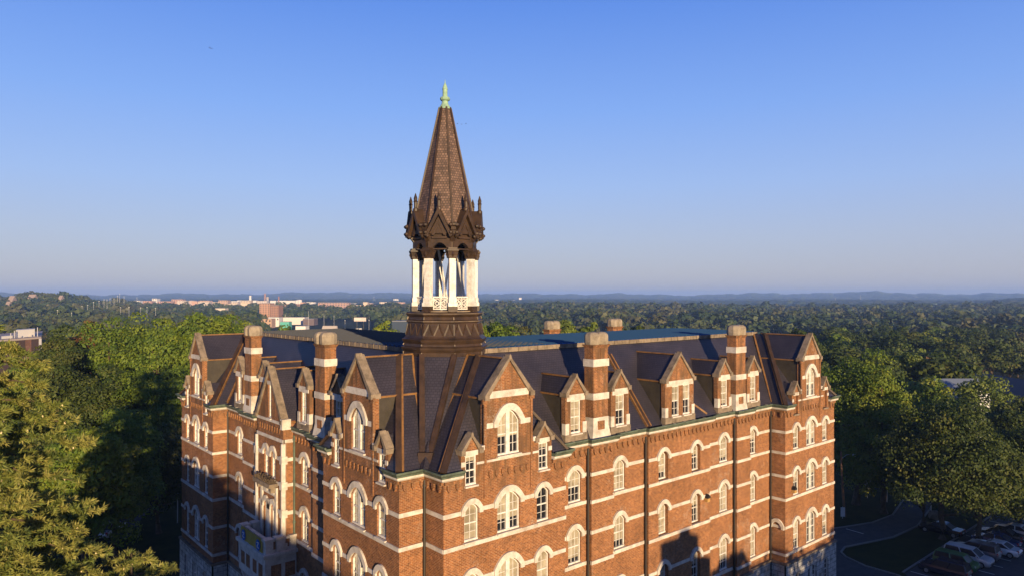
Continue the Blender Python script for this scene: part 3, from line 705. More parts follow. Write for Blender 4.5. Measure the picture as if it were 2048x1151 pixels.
# blind arch on the far pavilion's return
Fq = FR((66.55 - HW, 34.6), (0, -1), (1, 0)); op = (.68, .95, -24.0, -21.5, .4)
mb = MB(); Fq.quad(mb, [(x, -.012, z) for x, z in outline(op)]); Fq.box(mb, .2, 1.16, -.02, -.013, -24.2, -24.0); hb(mb, 'blind_niche', ['brick'])
q = MB(); hood_mesh(q, Fq.sh(0, -.02), op, .26); hb(q, 'hood_mould', ['limestone'])
# ---------------------------------------------------------------- entrance bay and porch
BC = -55.28; BW = 2.63; FB = L0.sh(0, -.95)
top = [(BC - BW, -9.75), (BC - .0, -5.75), (BC + BW, -9.75)]
slit = (BC, .62, -9.75, -7.1, 0); prs = []
for zs, z0 in ((-12.55, -14.45), (-16.75, -19.6)):
    for a in (-.72, .72): prs.append((BC + a, .82, z0, zs, .36))
mb = MB(); wall(mb, FB, BC - BW, BC + BW, -26, top, [slit] + prs, .3)
FB2 = FR((21.95, -(BC + BW)), (1, 0), (0, 1))
FB2.quad(mb, [(0, 0, -26), (.95, 0, -26), (.95, 0, -9.7), (0, 0, -9.7)]); FB3 = FR((21.95, -(BC - BW)), (1, 0), (0, -1))
FB3.quad(mb, [(0, 0, -26), (.95, 0, -26), (.95, 0, -9.7), (0, 0, -9.7)])
for i in range(9):
    a = BC - 2 + i * .5; FB.poly(mb, [(a - .1, -10.3), (a - .1, -10.55), (a, -10.75), (a + .1, -10.55), (a + .1, -10.3)], -.08, .02)
hb(mb, 'brick_wall', ['brick'])
window(FB, slit, .1, 2, False, .5, hood=0)
for op in prs: window(FB, op, .1, 2, False, .7, hood=.3)
mb = MB(); p = .055
for z0, z1 in ((-10.02, -9.8), (-11.36, -11.1)): FB.box(mb, BC - BW, BC + BW + p, -p, .1, z0, z1)
for z0, z1 in ((-12.8, -12.52), (-16.92, -16.62)):
    for a, c in cut(BC - BW, BC + BW + p, [(BC - 1.5, BC + 1.5)]): FB.box(mb, a, c, -p, .1, z0, z1)
FB.box(mb, BC - BW, BC + BW + p, -p, .1, -14.76, -14.5)
for z0, z1 in ((-11.36, -11.1), (-12.8, -12.52), (-14.76, -14.5), (-16.92, -16.62)): FB2.box(mb, .001, .95, -p, .1, z0, z1)
FB.box(mb, BC - .45, BC + .45, -.05, .05, -7.09, -6.8)
hb(mb, 'string_course', ['limestone'])
eg = empty('entrance_gable', (0, 0, 0), hall); eg.location = -HOFF
mb = MB(); coping(FB, mb, BC, BW, -9.75, -5.75, -.16, .42, .42, .1); mb.build('gable_coping', 'weathered_stone', eg)
mb = MB(); FB.box(mb, BC + BW - .1, BC + BW + .3, -.2, .5, -10.3, -9.5); mb.build('kneeler', 'limestone', eg)
gable_roof(FB, eg, BC, BW, -9.8, -5.9, .4, 4.6, -10.6)
mb = MB()       # corner colonnettes with block bands
for sg in (1, -1):
    cc = FB.p(BC + sg * BW, .02, 0); mb.loft([(.2, -19.6), (.2, -11.4)], cc, 8)
    for z in (-12.66, -14.63, -16.77, -19.3): mb.loft([(.33, z - .3), (.33, z + .3)], cc, 4, math.pi / 4)
    mb.mark()
hb(mb, 'corner_colonnette', ['limestone'])
mb = MB()       # carved stone panel above the first-floor pair
FB.box(mb, BC - 1.6, BC + 1.6, -.10, .02, -15.75, -15.0)
for sg in (-1, 1): x0, x1 = sorted((BC + sg * 1.62, BC + sg * 1.3)); FB.box(mb, x0, x1, -.14, .02, -19.5, -15.0)
for a0, a1 in ((-1.15, -.25), (.1, 1.15)): FB.box(mb, BC + a0, BC + a1, -.15, -.09, -15.6, -15.15)
FB.box(mb, BC - .28, BC + .28, -.14, .02, -19.4, -16.2); hb(mb, 'carved_panel', ['limestone'])
mb = MB(); FB.poly(mb, [(BC - 1.75, -14.62), (BC - 1.6, -14.95), (BC + 1.6, -14.95), (BC + 1.75, -14.62)], -.75, .05)
for sg in (-1, 1): FB.poly(mb, [(BC + sg * 1.3 - .14, -14.96), (BC + sg * 1.3 + .14, -14.96), (BC + sg * 1.3 + .1, -15.4), (BC + sg * 1.3 - .1, -15.4)], -.5, -.15)
hb(mb, 'balconette', ['weathered_stone'])
mb = MB()
for i in range(160):
    a = BC + random.uniform(-1.6, 1.6); t_ = random.uniform(-.7, -.1); h = random.uniform(.1, .45)
    x = FB.p(a, t_, -14.62); mb.beam(x, (x[0] + random.uniform(-.15, .15), x[1] + random.uniform(-.15, .15), x[2] + h), .05, .04)
mb.build('planter_stems', 'bark', hall).location = -HOFF
porch = empty('porch', (0, 0, 0), hall); porch.location = -HOFF
PS0, PS1 = BC - 2.45, BC + 2.95; PT = -1.5; FP = L0.sh(0, -.95)       # porch front plane at t=PT in front of the bay
mb = MB(); FP.box(mb, PS0 - .25, PS1 + .25, PT - .25, .95, -19.75, -19.5); FP.box(mb, PS0 - .05, PS1 + .05, PT - .05, .9, -22.0, -19.75)
mb.build('entablature', 'limestone', porch)
mb = MB()
for a in (-1.6, -.5, .9, 2.1): FP.box(mb, BC + a - .4, BC + a + .4, PT - .06, PT - .04, -21.4, -20.4); mb.mark()
for t_ in (-1.05, .05): FP.box(mb, PS1 + .045, PS1 + .06, t_ - .05, t_ + .75, -21.5, -20.4); mb.mark()
mb.build_all('recessed_panel', 'brick', porch)
mb = MB()
for s_, t_ in ((PS0 + .3, PT + .3), (PS1 - .3, PT + .3), (PS1 - .3, -.35), (PS0 + .3, -.35), (PS1 - .3, .72)):
    FP.box(mb, s_ - .3, s_ + .3, t_ - .3, t_ + .3 - (.1 if t_ > .5 else 0), -19.5, -18.6); FP.box(mb, s_ - .36, s_ + .36, t_ - .36, t_ + .32 - (.1 if t_ > .5 else 0), -18.6, -18.42)
FP.box(mb, PS1 - .42, PS1 - .1, PT + .6, .5, -18.68, -18.5); FP.box(mb, PS1 - .42, PS1 - .1, PT + .6, .5, -19.5, -19.3); FP.box(mb, PS0 + .1, PS0 + .42, PT + .6, .5, -18.68, -18.5)
FP.box(mb, PS0 + .6, PS1 - .6, PT + .12, PT + .4, -18.68, -18.5)
mb.build('balustrade', 'limestone', porch)
mb = MB(); FP.box(mb, PS1 - .34, PS1 - .16, PT + .6, -.66, -19.3, -18.68); mb.mark(); FP.box(mb, PS1 - .34, PS1 - .16, -.05, .42, -19.3, -18.68); mb.build_all('brick_panel', 'brick', porch)
for s_, t_ in ((PS0 + .35, PT + .35), (PS0 + 1.25, PT + .35), (PS1 - 1.25, PT + .35), (PS1 - .35, PT + .35), (PS1 - .35, .0)):
    mb = MB(); cc = FP.p(s_, t_, 0); mb.loft([(.34, -28.9), (.34, -28.4), (.26, -28.3), (.24, -22.6), (.33, -22.3), (.38, -22.0)], cc, 12, 0, 0, True); mb.build('porch_column', 'limestone', porch)
mb = MB(); FP.box(mb, PS0 + 1, PS1 - 1, -.02, .0, -28.5, -23); mb.build('doorway', 'dark_void', porch)  # solid slab, the darkness of the opening is painted on
mb = MB(); FP.box(mb, PS0 - .2, PS1 + .2, PT - .4, .6, -29.2, -28.6); mb.build('porch_step', 'weathered_stone', porch)
# yellow banner with two blue round emblems over the porch balustrade
bn = empty('banner', FP.p(BC, PT, -18.5)); tag(bn, 'yellow banner with round blue emblems draped over the porch balustrade', 'banner')
mat('banner_cloth', (0.42, 0.30, 0.05), 0.8); mat('emblem_blue', (0.03, 0.12, 0.42), 0.7); mat('emblem_white', (0.75, 0.75, 0.72), 0.7)
bo = Vector(FP.p(BC, PT, -18.5)); mb = MB(); rows = []
for zi in range(7):
    rows.append([Vector(FP.p(BC - 2.1 + 4.6 * i / 20, PT - .04 - .03 * math.sin(i * 1.3 + zi * .5), -18.46 - 1.15 * zi / 6)) - bo for i in range(21)])
mb.grid(rows, 0, True); mb.build('cloth', 'banner_cloth', bn)
for a in (-1.35, 1.7):
    mb = MB(); n = 20; pts = [Vector(FP.p(BC + a + .42 * math.cos(2 * math.pi * k / n), PT - .1, -19.05 + .42 * math.sin(2 * math.pi * k / n))) - bo for k in range(n)]
    mb.prism(pts, (-.012, 0, 0)); e = mb.build('emblem', 'emblem_blue', bn)
    mb = MB()
    for (x0, z0), (x1, z1) in (((-.2, .16), (.18, .2)), ((.18, .2), (-.16, -.14)), ((-.16, -.14), (.2, -.2))):
        mb.beam(Vector(FP.p(BC + a + x0, PT - .12, -19.05 + z0)) - bo, Vector(FP.p(BC + a + x1, PT - .12, -19.05 + z1)) - bo, .07, .012, up=(1, 0, 0))
    mb.build('emblem_mark', 'emblem_white', e)
# ---------------------------------------------------------------- belfry and spire
tw = empty('bell_tower', (0, 0, 0), hall); tw.location = -HOFF
TC = (28.1, 39.86)
def oct_pt(R, k, z): a = math.pi / 8 + k * math.pi / 4; return (TC[0] + R * math.cos(a), TC[1] + R * math.sin(a), z)
# sloping slate skirt that fills the corner between the two pavilion roofs
zt = -3.95; k0, k1 = 4, 5      # vertices 4,5 bound the face that looks at the corner
Bl, Br = oct_pt(2.82, k0, zt), oct_pt(2.82, k1, zt); pt = (23.45, 35.2, -9.55)
m1 = (TC[0], oct_pt(2.82, 5, 0)[1], zt); m2 = (oct_pt(2.82, 4, 0)[0], TC[1], zt)
ptl, ptr = (23.3, 35.4, -9.5), (23.62, 35.06, -9.5)
mb = MB(); mb.face([ptl, ptr, Br, Bl]); mb.face([ptr, (23.7, 34.95, -9.62), m1, Br]); mb.face([ptl, Bl, m2, (23.2, 35.5, -9.62)]); mb.build('slate_skirt', 'slate', tw)
mb = MB()
mb.beam(ptr, (Br[0], Br[1], Br[2] + .1), .34, .22); mb.mark(); mb.beam(ptl, (Bl[0], Bl[1], Bl[2] + .1), .34, .22); mb.build_all('skirt_hip', 'copper', tw)
mb = MB(); mb.beam((23.75, 34.98, -9.75), (m1[0], m1[1] - .02, m1[2]), .13, .24); mb.mark(); mb.beam((23.22, 35.5, -9.75), (m2[0] - .02, m2[1], m2[2]), .13, .24); mb.build_all('skirt_edge', 'flashing', tw)
mb = MB(); mb.hexa([(22.85, 35.1, -10.0), (23.3, 34.62, -10.0), (23.7, 34.9, -10.0), (23.2, 35.4, -10.0), (22.95, 35.35, -9.3), (23.6, 34.72, -9.3), (23.9, 35.0, -9.3), (23.3, 35.6, -9.3)]); mb.build('corner_block', 'copper', tw)
# moulded copper base
mb = MB(); mb.loft([(2.3, -8), (2.82, -4.05), (2.86, -3.98), (2.86, -3.75), (3.0, -3.55), (3.02, -3.42), (2.86, -3.34), (2.82, -3.2), (2.94, -3.02), (2.98, -2.9), (2.8, -2.8), (2.72, -2.7), (2.56, -1.82), (2.66, -1.78), (2.66, -1.66), (2.56, -1.6), (2.52, -1.42), (2.66, -1.28), (2.68, -1.16), (2.58, -1.1), (2.3, -1.08)], TC); mb.build('copper_base', 'copper', tw)
mb = MB()
for k in range(8):
    a, c = Vector(oct_pt(2.70, k, -2.62)), Vector(oct_pt(2.70, k + 1, -2.62)); at, ct = Vector(oct_pt(2.58, k, -1.9)), Vector(oct_pt(2.58, k + 1, -1.9))
    for i in range(3):
        f0, f1 = i / 3 + .02, (i + 1) / 3 - .02; fm = (f0 + f1) / 2
        mb.beam(a.lerp(c, f0) , at.lerp(ct, fm), .07, .1, up=(0, 0, 1)); mb.beam(at.lerp(ct, fm), a.lerp(c, f1), .07, .1)
    mb.beam(a, at, .1, .1)
mb.build('zigzag_frieze', 'copper', tw)
mb = MB()
for k in range(8):
    for R0_, z0_, R1_, z1_ in ((2.88, -3.98, 2.88, -3.74), (2.9, -3.3, 2.84, -3.2), (2.6, -1.6, 2.55, -1.42)): mb.beam(oct_pt(R0_, k, z0_), oct_pt(R1_, k, z1_), .06, .06); mb.mark()
    mb.beam(oct_pt(2.70, k, -1.70), oct_pt(2.70, k + 1, -1.70), .05, .03); mb.mark(); mb.beam(oct_pt(2.72, k, -1.2), oct_pt(2.72, k + 1, -1.2), .04, .03); mb.mark()
mb.build_all('pale_edging', 'weathered_stone', tw)
mb = MB(); mb.loft([(2.3, -1.1), (2.3, -1.02)], TC); mb.build('belfry_floor', 'weathered_stone', tw)
# columns, capitals, rails
CR = 2.05
for k in range(8):
    cc = oct_pt(CR, k, 0); ph = math.pi / 8 + k * math.pi / 4 + math.pi / 4
    mb = MB(); mb.loft([(.44, -1.06), (.44, -.72)], cc, 4, ph); mb.build('column_plinth', 'copper', tw)
    mb = MB(); mb.loft([(.43, -.72), (.43, -.5), (.36, -.45), (.36, -.2), (.295, -.1), (.295, 2.42)], cc, 4, ph); mb.build('belfry_column', 'white_paint', tw)
    mb = MB(); mb.loft([(.37, 2.42), (.42, 2.5), (.40, 2.58), (.50, 2.86), (.54, 2.9), (.54, 3.0), (.44, 3.02), (.44, 3.12)], cc, 4, ph)
    for j in range(4):
        a = ph + j * math.pi / 2 + math.pi / 4; x = (cc[0] + .33 * math.cos(a), cc[1] + .33 * math.sin(a))
        mb.loft([(.02, 2.5), (.1, 2.66), (.06, 2.86)], (x[0], x[1]), 5)
    mb.build('capital', 'copper', tw)
    a, c = Vector(oct_pt(CR, k, 0)), Vector(oct_pt(CR, k + 1, 0)); d = (c - a).normalized(); a1, c1 = a + d * .32, c - d * .32; w_ = (c1 - a1).length
    mb = MB(); Z = Vector((0, 0, 1))
    mb.beam(a1 + Z * -.12, c1 + Z * -.12, .16, .1); mb.beam(a1 + Z * -.9, c1 + Z * -.9, .12, .08)
    for j in range(2):          # pierced scroll panels
        m_ = a1.lerp(c1, .27 + .46 * j)
        for rr in (.23, .1):
            n = 14; pts = [m_ + d * (rr * math.cos(2 * math.pi * q / n)) + Z * (-.52 + rr * 1.25 * math.sin(2 * math.pi * q / n)) for q in range(n + 1)]
            mb.tube(pts, .045, 4, cap=False)
    for q in (0, .5, 1): mb.beam(a1.lerp(c1, q) + Z * -.9, a1.lerp(c1, q) + Z * -.14, .07, .09)
    for s1 in (-1, 1): mb.beam(a1.lerp(c1, .5) + Z * -.52 - d * .5 + Z * .34 * s1, a1.lerp(c1, .5) + Z * -.52 + d * .5 - Z * .34 * s1, .05, .06)
    mb.build('pierced_rail', 'white_paint', tw)
# inner raking struts and bell frame post
for k in range(0, 8, 2):
    mb = MB(); p0, p1 = Vector(oct_pt(1.5, k + .5, -1.02)), Vector(oct_pt(.9, k + 1.4, 3.2)); mb.beam(p0, p1, .12, .12); mb.build('inner_strut', 'white_paint', tw)
# arcade, brackets, gables with spikes
arc = MB()
for k in range(8):
    a, c = Vector(oct_pt(2.05, k, 0)), Vector(oct_pt(2.05, k + 1, 0)); d = (c - a).normalized(); nrm = Vector((d.y, -d.x, 0)); ln = (c - a).length
    G = FR((a.x, a.y), (d.x, d.y), (-nrm.x, -nrm.y)); mid = ln / 2
    wall(arc, G, 0, ln, 3.08, 4.1, [(mid, ln - .62, 3.0, 3.12, .34)], .22, -.18)
    wall(arc, G, 0, ln, 3.08, 4.1, [(mid, ln - .62, 3.0, 3.12, .34)], .02, .12)
    G.box(arc, .28, ln - .28, -.36, -.1, 3.72, 3.84); G.box(arc, .28, ln - .28, -.46, -.1, 4.05, 4.25)
arc.build('arcade', 'copper', tw)
ring = MB(); ring.loft([(1.9, 3.45), (1.9, 3.5)], TC); ring.build('belfry_ceiling', 'dark_void', tw)
for k in range(8):
    a, c = Vector(oct_pt(2.05, k, 0)), Vector(oct_pt(2.05, k + 1, 0)); d = (c - a).normalized(); nrm = Vector((d.y, -d.x, 0)); ln = (c - a).length
    G = FR((a.x, a.y), (d.x, d.y), (-nrm.x, -nrm.y)); mid = ln / 2; hw = .84; zk, za = 4.02, 5.62
    mb = MB()
    G.poly(mb, [(mid - hw + .2, zk), (mid, za - .38), (mid + hw - .2, zk)], -.42, -.2)      # tympanum
    for sg in (-1, 1):
        G.poly(mb, [(mid + sg * (hw + .1), zk - .14), (mid + sg * (hw - .12), zk - .14), (mid, za - .3), (mid, za + .12)], -.68, -.38)
        G.quad(mb, [(mid, -.68, za + .12), (mid, 1.0, za + .12), (mid + sg * (hw + .1), 1.0, zk - .12), (mid + sg * (hw + .1), -.68, zk - .12)])
        G.poly(mb, [(mid + sg * .5, zk - .1), (mid + sg * .3, zk - .1), (mid, zk + .62), (mid, zk + .86)], -.48, -.4)
    g = mb.build('spire_gable', 'copper', tw)
    cc = G.p(mid, -.5, 0); mb = MB(); mb.loft([(.17, za - .05), (.17, za + .12), (.11, za + .18), (.12, za + .55), (.15, za + .6), (.11, za + .68), (.13, za + .8), (.02, za + 1.15)], cc, 8, 0, 0, False); mb.build('gable_spike', 'copper', tw)
    # carved bracket at each angle
    v0 = Vector((TC[0], TC[1], 0)); rd = (a - v0).normalized(); mb = MB()
    prof = [(2.1, 3.1), (2.16, 3.5), (2.36, 3.75), (2.5, 3.95), (2.66, 4.0), (2.7, 4.2), (2.52, 4.3), (2.56, 4.48), (2.72, 4.55), (2.74, 4.7), (2.4, 4.78), (2.0, 4.7)]
    tg = Vector((-rd.y, rd.x, 0)); pts = [v0 + rd * r + Vector((0, 0, z)) for r, z in prof] + [v0 + rd * 1.9 + Vector((0, 0, 3.1))]
    mb.prism([p - tg * .17 for p in pts], tg * .34)
    for z, r in ((4.1, 2.66), (4.6, 2.66), (3.9, 2.48)):
        for s1 in (-1, 1): q = v0 + rd * r + tg * .2 * s1; mb.loft([(.05, z - .14), (.15, z - .05), (.15, z + .05), (.04, z + .13)], (q.x, q.y), 6)
    mb.build('bracket', 'copper', tw)
mb = MB(); mb.loft([(2.3, 4.1), (2.25, 4.4), (.40, 12.85)], TC); mb.build('shingle_spire', 'shingle', tw)
mb = MB()
for k in range(8): mb.beam(oct_pt(2.24, k, 4.45), oct_pt(.40, k, 12.85), .13, .12)
mb.build('spire_hips', 'copper', tw)
mb = MB(); mb.loft([(r_, 12.75 + (z_ - 12.75) * .75) for r_, z_ in [(.44, 12.75), (.46, 12.9), (.36, 13.0), (.24, 13.25), (.2, 13.5), (.32, 13.6), (.36, 13.72), (.3, 13.86), (.17, 13.95), (.17, 14.55), (.2, 14.6), (.12, 14.95), (.03, 15.2), (.012, 15.5)]], TC, 12, 0, 0, True); mb.build('spire_finial', 'patina', tw)
# ---------------------------------------------------------------- trees
def np_mesh(name, V, Fq, mats, tint=None, mi=None):
    V = np.asarray(V, dtype=np.float32); Fq = np.asarray(Fq, dtype=np.int32); k = Fq.shape[1]
    me = bpy.data.meshes.new(name); me.vertices.add(len(V)); me.vertices.foreach_set('co', V.ravel())
    me.loops.add(Fq.size); me.loops.foreach_set('vertex_index', Fq.ravel())
    me.polygons.add(len(Fq)); me.polygons.foreach_set('loop_start', np.arange(0, Fq.size, k, dtype=np.int32)); me.polygons.foreach_set('loop_total', np.full(len(Fq), k, dtype=np.int32))
    for q in mats: me.materials.append(M[q])
    if mi is not None: me.polygons.foreach_set('material_index', np.asarray(mi, dtype=np.int32))
    if tint is not None:
        at = me.attributes.new('tint', 'FLOAT', 'POINT'); at.data.foreach_set('value', np.asarray(tint, dtype=np.float32))
    me.update(calc_edges=True); me.validate(); return me
def unit(a): return a / np.maximum(1e-9, np.linalg.norm(a, axis=-1, keepdims=True))
def leaf_cards(P, Nrm, size, g, asp=0.65):
    """one small bent quad per leaf spray"""
    n = len(P); r = unit(g.normal(size=(n, 3))); a = unit(np.cross(Nrm, r)); b_ = np.cross(Nrm, a)
    s = size[:, None]; c = g.uniform(-.25, .25, (n, 1)) * Nrm * s
    V = np.stack([P - a * s - b_ * s * asp * .4, P + a * s * .2 - b_ * s * asp + c, P + a * s + b_ * s * asp * .3, P - a * s * .2 + b_ * s * asp - c], 1).reshape(-1, 3)
    return V, np.arange(n * 4).reshape(n, 4)
def crown_data(g, R, H, zc, ncl, npl, size, bottom=-0.75, lump=0.3):
    """clumps of leaves spread through an uneven ellipsoid; returns verts, quads, tint, clump centres"""
    d = unit(g.normal(size=(ncl * 4, 3))); d = d[d[:, 2] > bottom][:ncl]; ncl = len(d)
    az = np.arctan2(d[:, 1], d[:, 0]); p0 = g.uniform(0, 6.28, 3)
    wob = 1 + .16 * np.sin(2 * az + p0[0]) + .12 * np.sin(3 * az + p0[1] + 2 * d[:, 2]) + .1 * np.sin(5 * d[:, 2] + p0[2])
    rr = g.uniform(.45, 1.0, ncl) ** .6 * wob
    cc = d * rr[:, None] * np.array([R, R, H / 2]) * .84; cc[:, 2] += zc
    rc = g.uniform(.65, 1.25, ncl) * R * lump
    idx = np.repeat(np.arange(ncl), npl); n = len(idx)
    o = unit(g.normal(size=(n, 3))); o[:, 2] = np.where(o[:, 2] < -.35, -o[:, 2], o[:, 2])
    rad = rc[idx] * g.uniform(.55, 1.0, n) ** .5
    P = cc[idx] + o * rad[:, None] * np.array([1, 1, .72])
    Nn = unit(o + .38 * g.normal(size=(n, 3)))
    V, Q = leaf_cards(P, Nn, size * g.uniform(.6, 1.35, n), g)
    zl = V[:, 2].min(); V[:, 2] = zl + (V[:, 2] - zl) * (zc + H / 2 - zl) / (np.percentile(V[:, 2], 99.7) - zl)
    kr = R / np.percentile(np.hypot(V[:, 0], V[:, 1]), 97); V[:, :2] *= kr; cc = cc * np.array([kr, kr, 1])
    tc = g.uniform(.15, .8, ncl)[idx] + g.normal(0, .11, n)
    return V, Q, np.repeat(np.clip(tc, 0, 1), 4), cc
def trunk_mb(g, zc, R, H, cc, r0, limbs=7):
    mb = MB(); t = []; x = y = 0
    for i in range(7):
        z = zc * i / 6; t.append((x, y, z)); x += g.normal(0, .12); y += g.normal(0, .12)
    mb.tube(t, [r0 * (1.35 if i == 0 else 1 - .09 * i) for i in range(7)], 8)
    o = np.argsort(g.uniform(size=len(cc)))[:limbs]
    for i in o:
        k = g.integers(2, 6); a = Vector(t[k]); b_ = Vector(cc[i]); m_ = a.lerp(b_, .5) + Vector((0, 0, -.08 * (b_ - a).length))
        mb.tube([a, m_, b_], [r0 * .5, r0 * .3, r0 * .12], 5)
    return mb
def tree(name, base, R, Ht, crown_h, leaf, label=None, ncl=90, npl=60, size=.3, seed=0, group=None, cat='tree', bottom=-.75, r0=None, lump=.3):
    """a tree: Empty at the foot > trunk (with limbs), crown"""
    g = np.random.default_rng(seed); zc = Ht - crown_h / 2
    V, Q, T, cc = crown_data(g, R, crown_h, zc, ncl, npl, size, bottom, lump)
    e = empty(name, base); tag(e, label, cat, group)
    trunk_mb(g, zc, R, crown_h, cc, r0 or .028 * Ht * .8).build('trunk', 'bark', e)
    o = bpy.data.objects.new('crown', np_mesh('crown', V, Q, [leaf], T)); C.objects.link(o); o.parent = e
    return e
def gz(p): return terr(p[0], p[1])
def put_tree(px, ptop, Y, R, leaf, label, seed, ch=None, **k):
    p = W(px, Y); z0 = gz(p); zt_ = -(ptop - HOR) * Y / F_PX; Ht = zt_ - z0
    return tree(k.pop('name', 'broadleaf_tree'), (p[0], p[1], z0), R, Ht, ch or min(Ht * .86, R * 3.2), leaf, label, seed=seed, **k)
GL = 'broadleaf trees beside the hall'
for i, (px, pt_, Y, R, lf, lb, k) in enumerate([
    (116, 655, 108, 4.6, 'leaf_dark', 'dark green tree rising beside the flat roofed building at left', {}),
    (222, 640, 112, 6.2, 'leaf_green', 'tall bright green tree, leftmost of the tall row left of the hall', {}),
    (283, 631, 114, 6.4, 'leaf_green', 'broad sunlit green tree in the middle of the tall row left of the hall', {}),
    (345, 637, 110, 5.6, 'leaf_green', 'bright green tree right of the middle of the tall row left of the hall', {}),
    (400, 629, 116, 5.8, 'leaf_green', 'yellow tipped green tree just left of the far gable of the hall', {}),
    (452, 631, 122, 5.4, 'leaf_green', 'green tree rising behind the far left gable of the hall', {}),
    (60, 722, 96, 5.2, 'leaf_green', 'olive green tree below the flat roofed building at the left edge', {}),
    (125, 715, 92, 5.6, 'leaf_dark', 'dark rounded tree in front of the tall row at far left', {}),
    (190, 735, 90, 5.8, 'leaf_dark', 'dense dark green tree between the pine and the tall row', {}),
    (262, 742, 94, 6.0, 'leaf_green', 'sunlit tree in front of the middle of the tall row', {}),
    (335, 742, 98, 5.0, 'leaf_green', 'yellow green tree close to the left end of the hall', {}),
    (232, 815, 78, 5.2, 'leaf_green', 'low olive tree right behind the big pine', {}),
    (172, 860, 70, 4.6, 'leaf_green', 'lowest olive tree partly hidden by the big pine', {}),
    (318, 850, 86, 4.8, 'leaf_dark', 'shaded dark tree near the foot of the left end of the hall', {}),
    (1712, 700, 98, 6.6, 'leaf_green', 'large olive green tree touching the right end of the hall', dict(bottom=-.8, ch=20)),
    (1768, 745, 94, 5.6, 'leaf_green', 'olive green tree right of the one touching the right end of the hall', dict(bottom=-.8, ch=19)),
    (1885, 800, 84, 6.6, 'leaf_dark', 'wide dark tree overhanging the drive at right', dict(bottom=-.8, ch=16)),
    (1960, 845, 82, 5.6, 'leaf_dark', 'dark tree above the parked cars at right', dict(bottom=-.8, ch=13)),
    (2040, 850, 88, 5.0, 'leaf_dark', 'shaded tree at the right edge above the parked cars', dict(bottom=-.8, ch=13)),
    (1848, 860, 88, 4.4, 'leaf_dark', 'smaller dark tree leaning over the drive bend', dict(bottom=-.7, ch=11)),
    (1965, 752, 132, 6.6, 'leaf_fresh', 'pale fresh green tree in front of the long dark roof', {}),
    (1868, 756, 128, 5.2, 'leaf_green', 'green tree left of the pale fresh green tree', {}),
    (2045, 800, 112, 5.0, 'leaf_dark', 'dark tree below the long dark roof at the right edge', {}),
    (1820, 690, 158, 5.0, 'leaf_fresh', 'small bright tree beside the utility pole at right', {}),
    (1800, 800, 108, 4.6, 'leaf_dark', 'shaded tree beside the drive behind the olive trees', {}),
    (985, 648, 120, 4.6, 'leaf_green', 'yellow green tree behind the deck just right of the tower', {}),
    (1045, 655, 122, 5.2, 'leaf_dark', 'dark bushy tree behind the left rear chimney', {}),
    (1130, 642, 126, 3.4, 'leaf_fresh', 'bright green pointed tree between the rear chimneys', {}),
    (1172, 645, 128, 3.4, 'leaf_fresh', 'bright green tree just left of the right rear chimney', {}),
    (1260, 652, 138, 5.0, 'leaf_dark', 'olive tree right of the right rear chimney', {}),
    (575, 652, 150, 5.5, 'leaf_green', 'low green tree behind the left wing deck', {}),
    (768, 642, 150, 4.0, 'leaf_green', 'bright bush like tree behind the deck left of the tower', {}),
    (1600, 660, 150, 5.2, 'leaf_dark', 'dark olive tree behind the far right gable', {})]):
    put_tree(px, pt_, Y, R, lf, lb, 100 + i, group=GL, ncl=170 if Y < 125 else 100, npl=(190 if Y < 100 else 130) if Y < 125 else 70, size=.145 if Y < 100 else (.19 if Y < 125 else .26), **k)
for i, (px, pt_, Y, R, lb) in enumerate([(178, 640, 160, 3.2, 'rust brown tree at the back between the tall green trees at left'), (155, 668, 118, 2.6, 'thin rust brown tree beside the dark green tree at left')]):
    put_tree(px, pt_, Y, R, 'leaf_rust', lb, 300 + i, ncl=45, npl=50, size=.34)
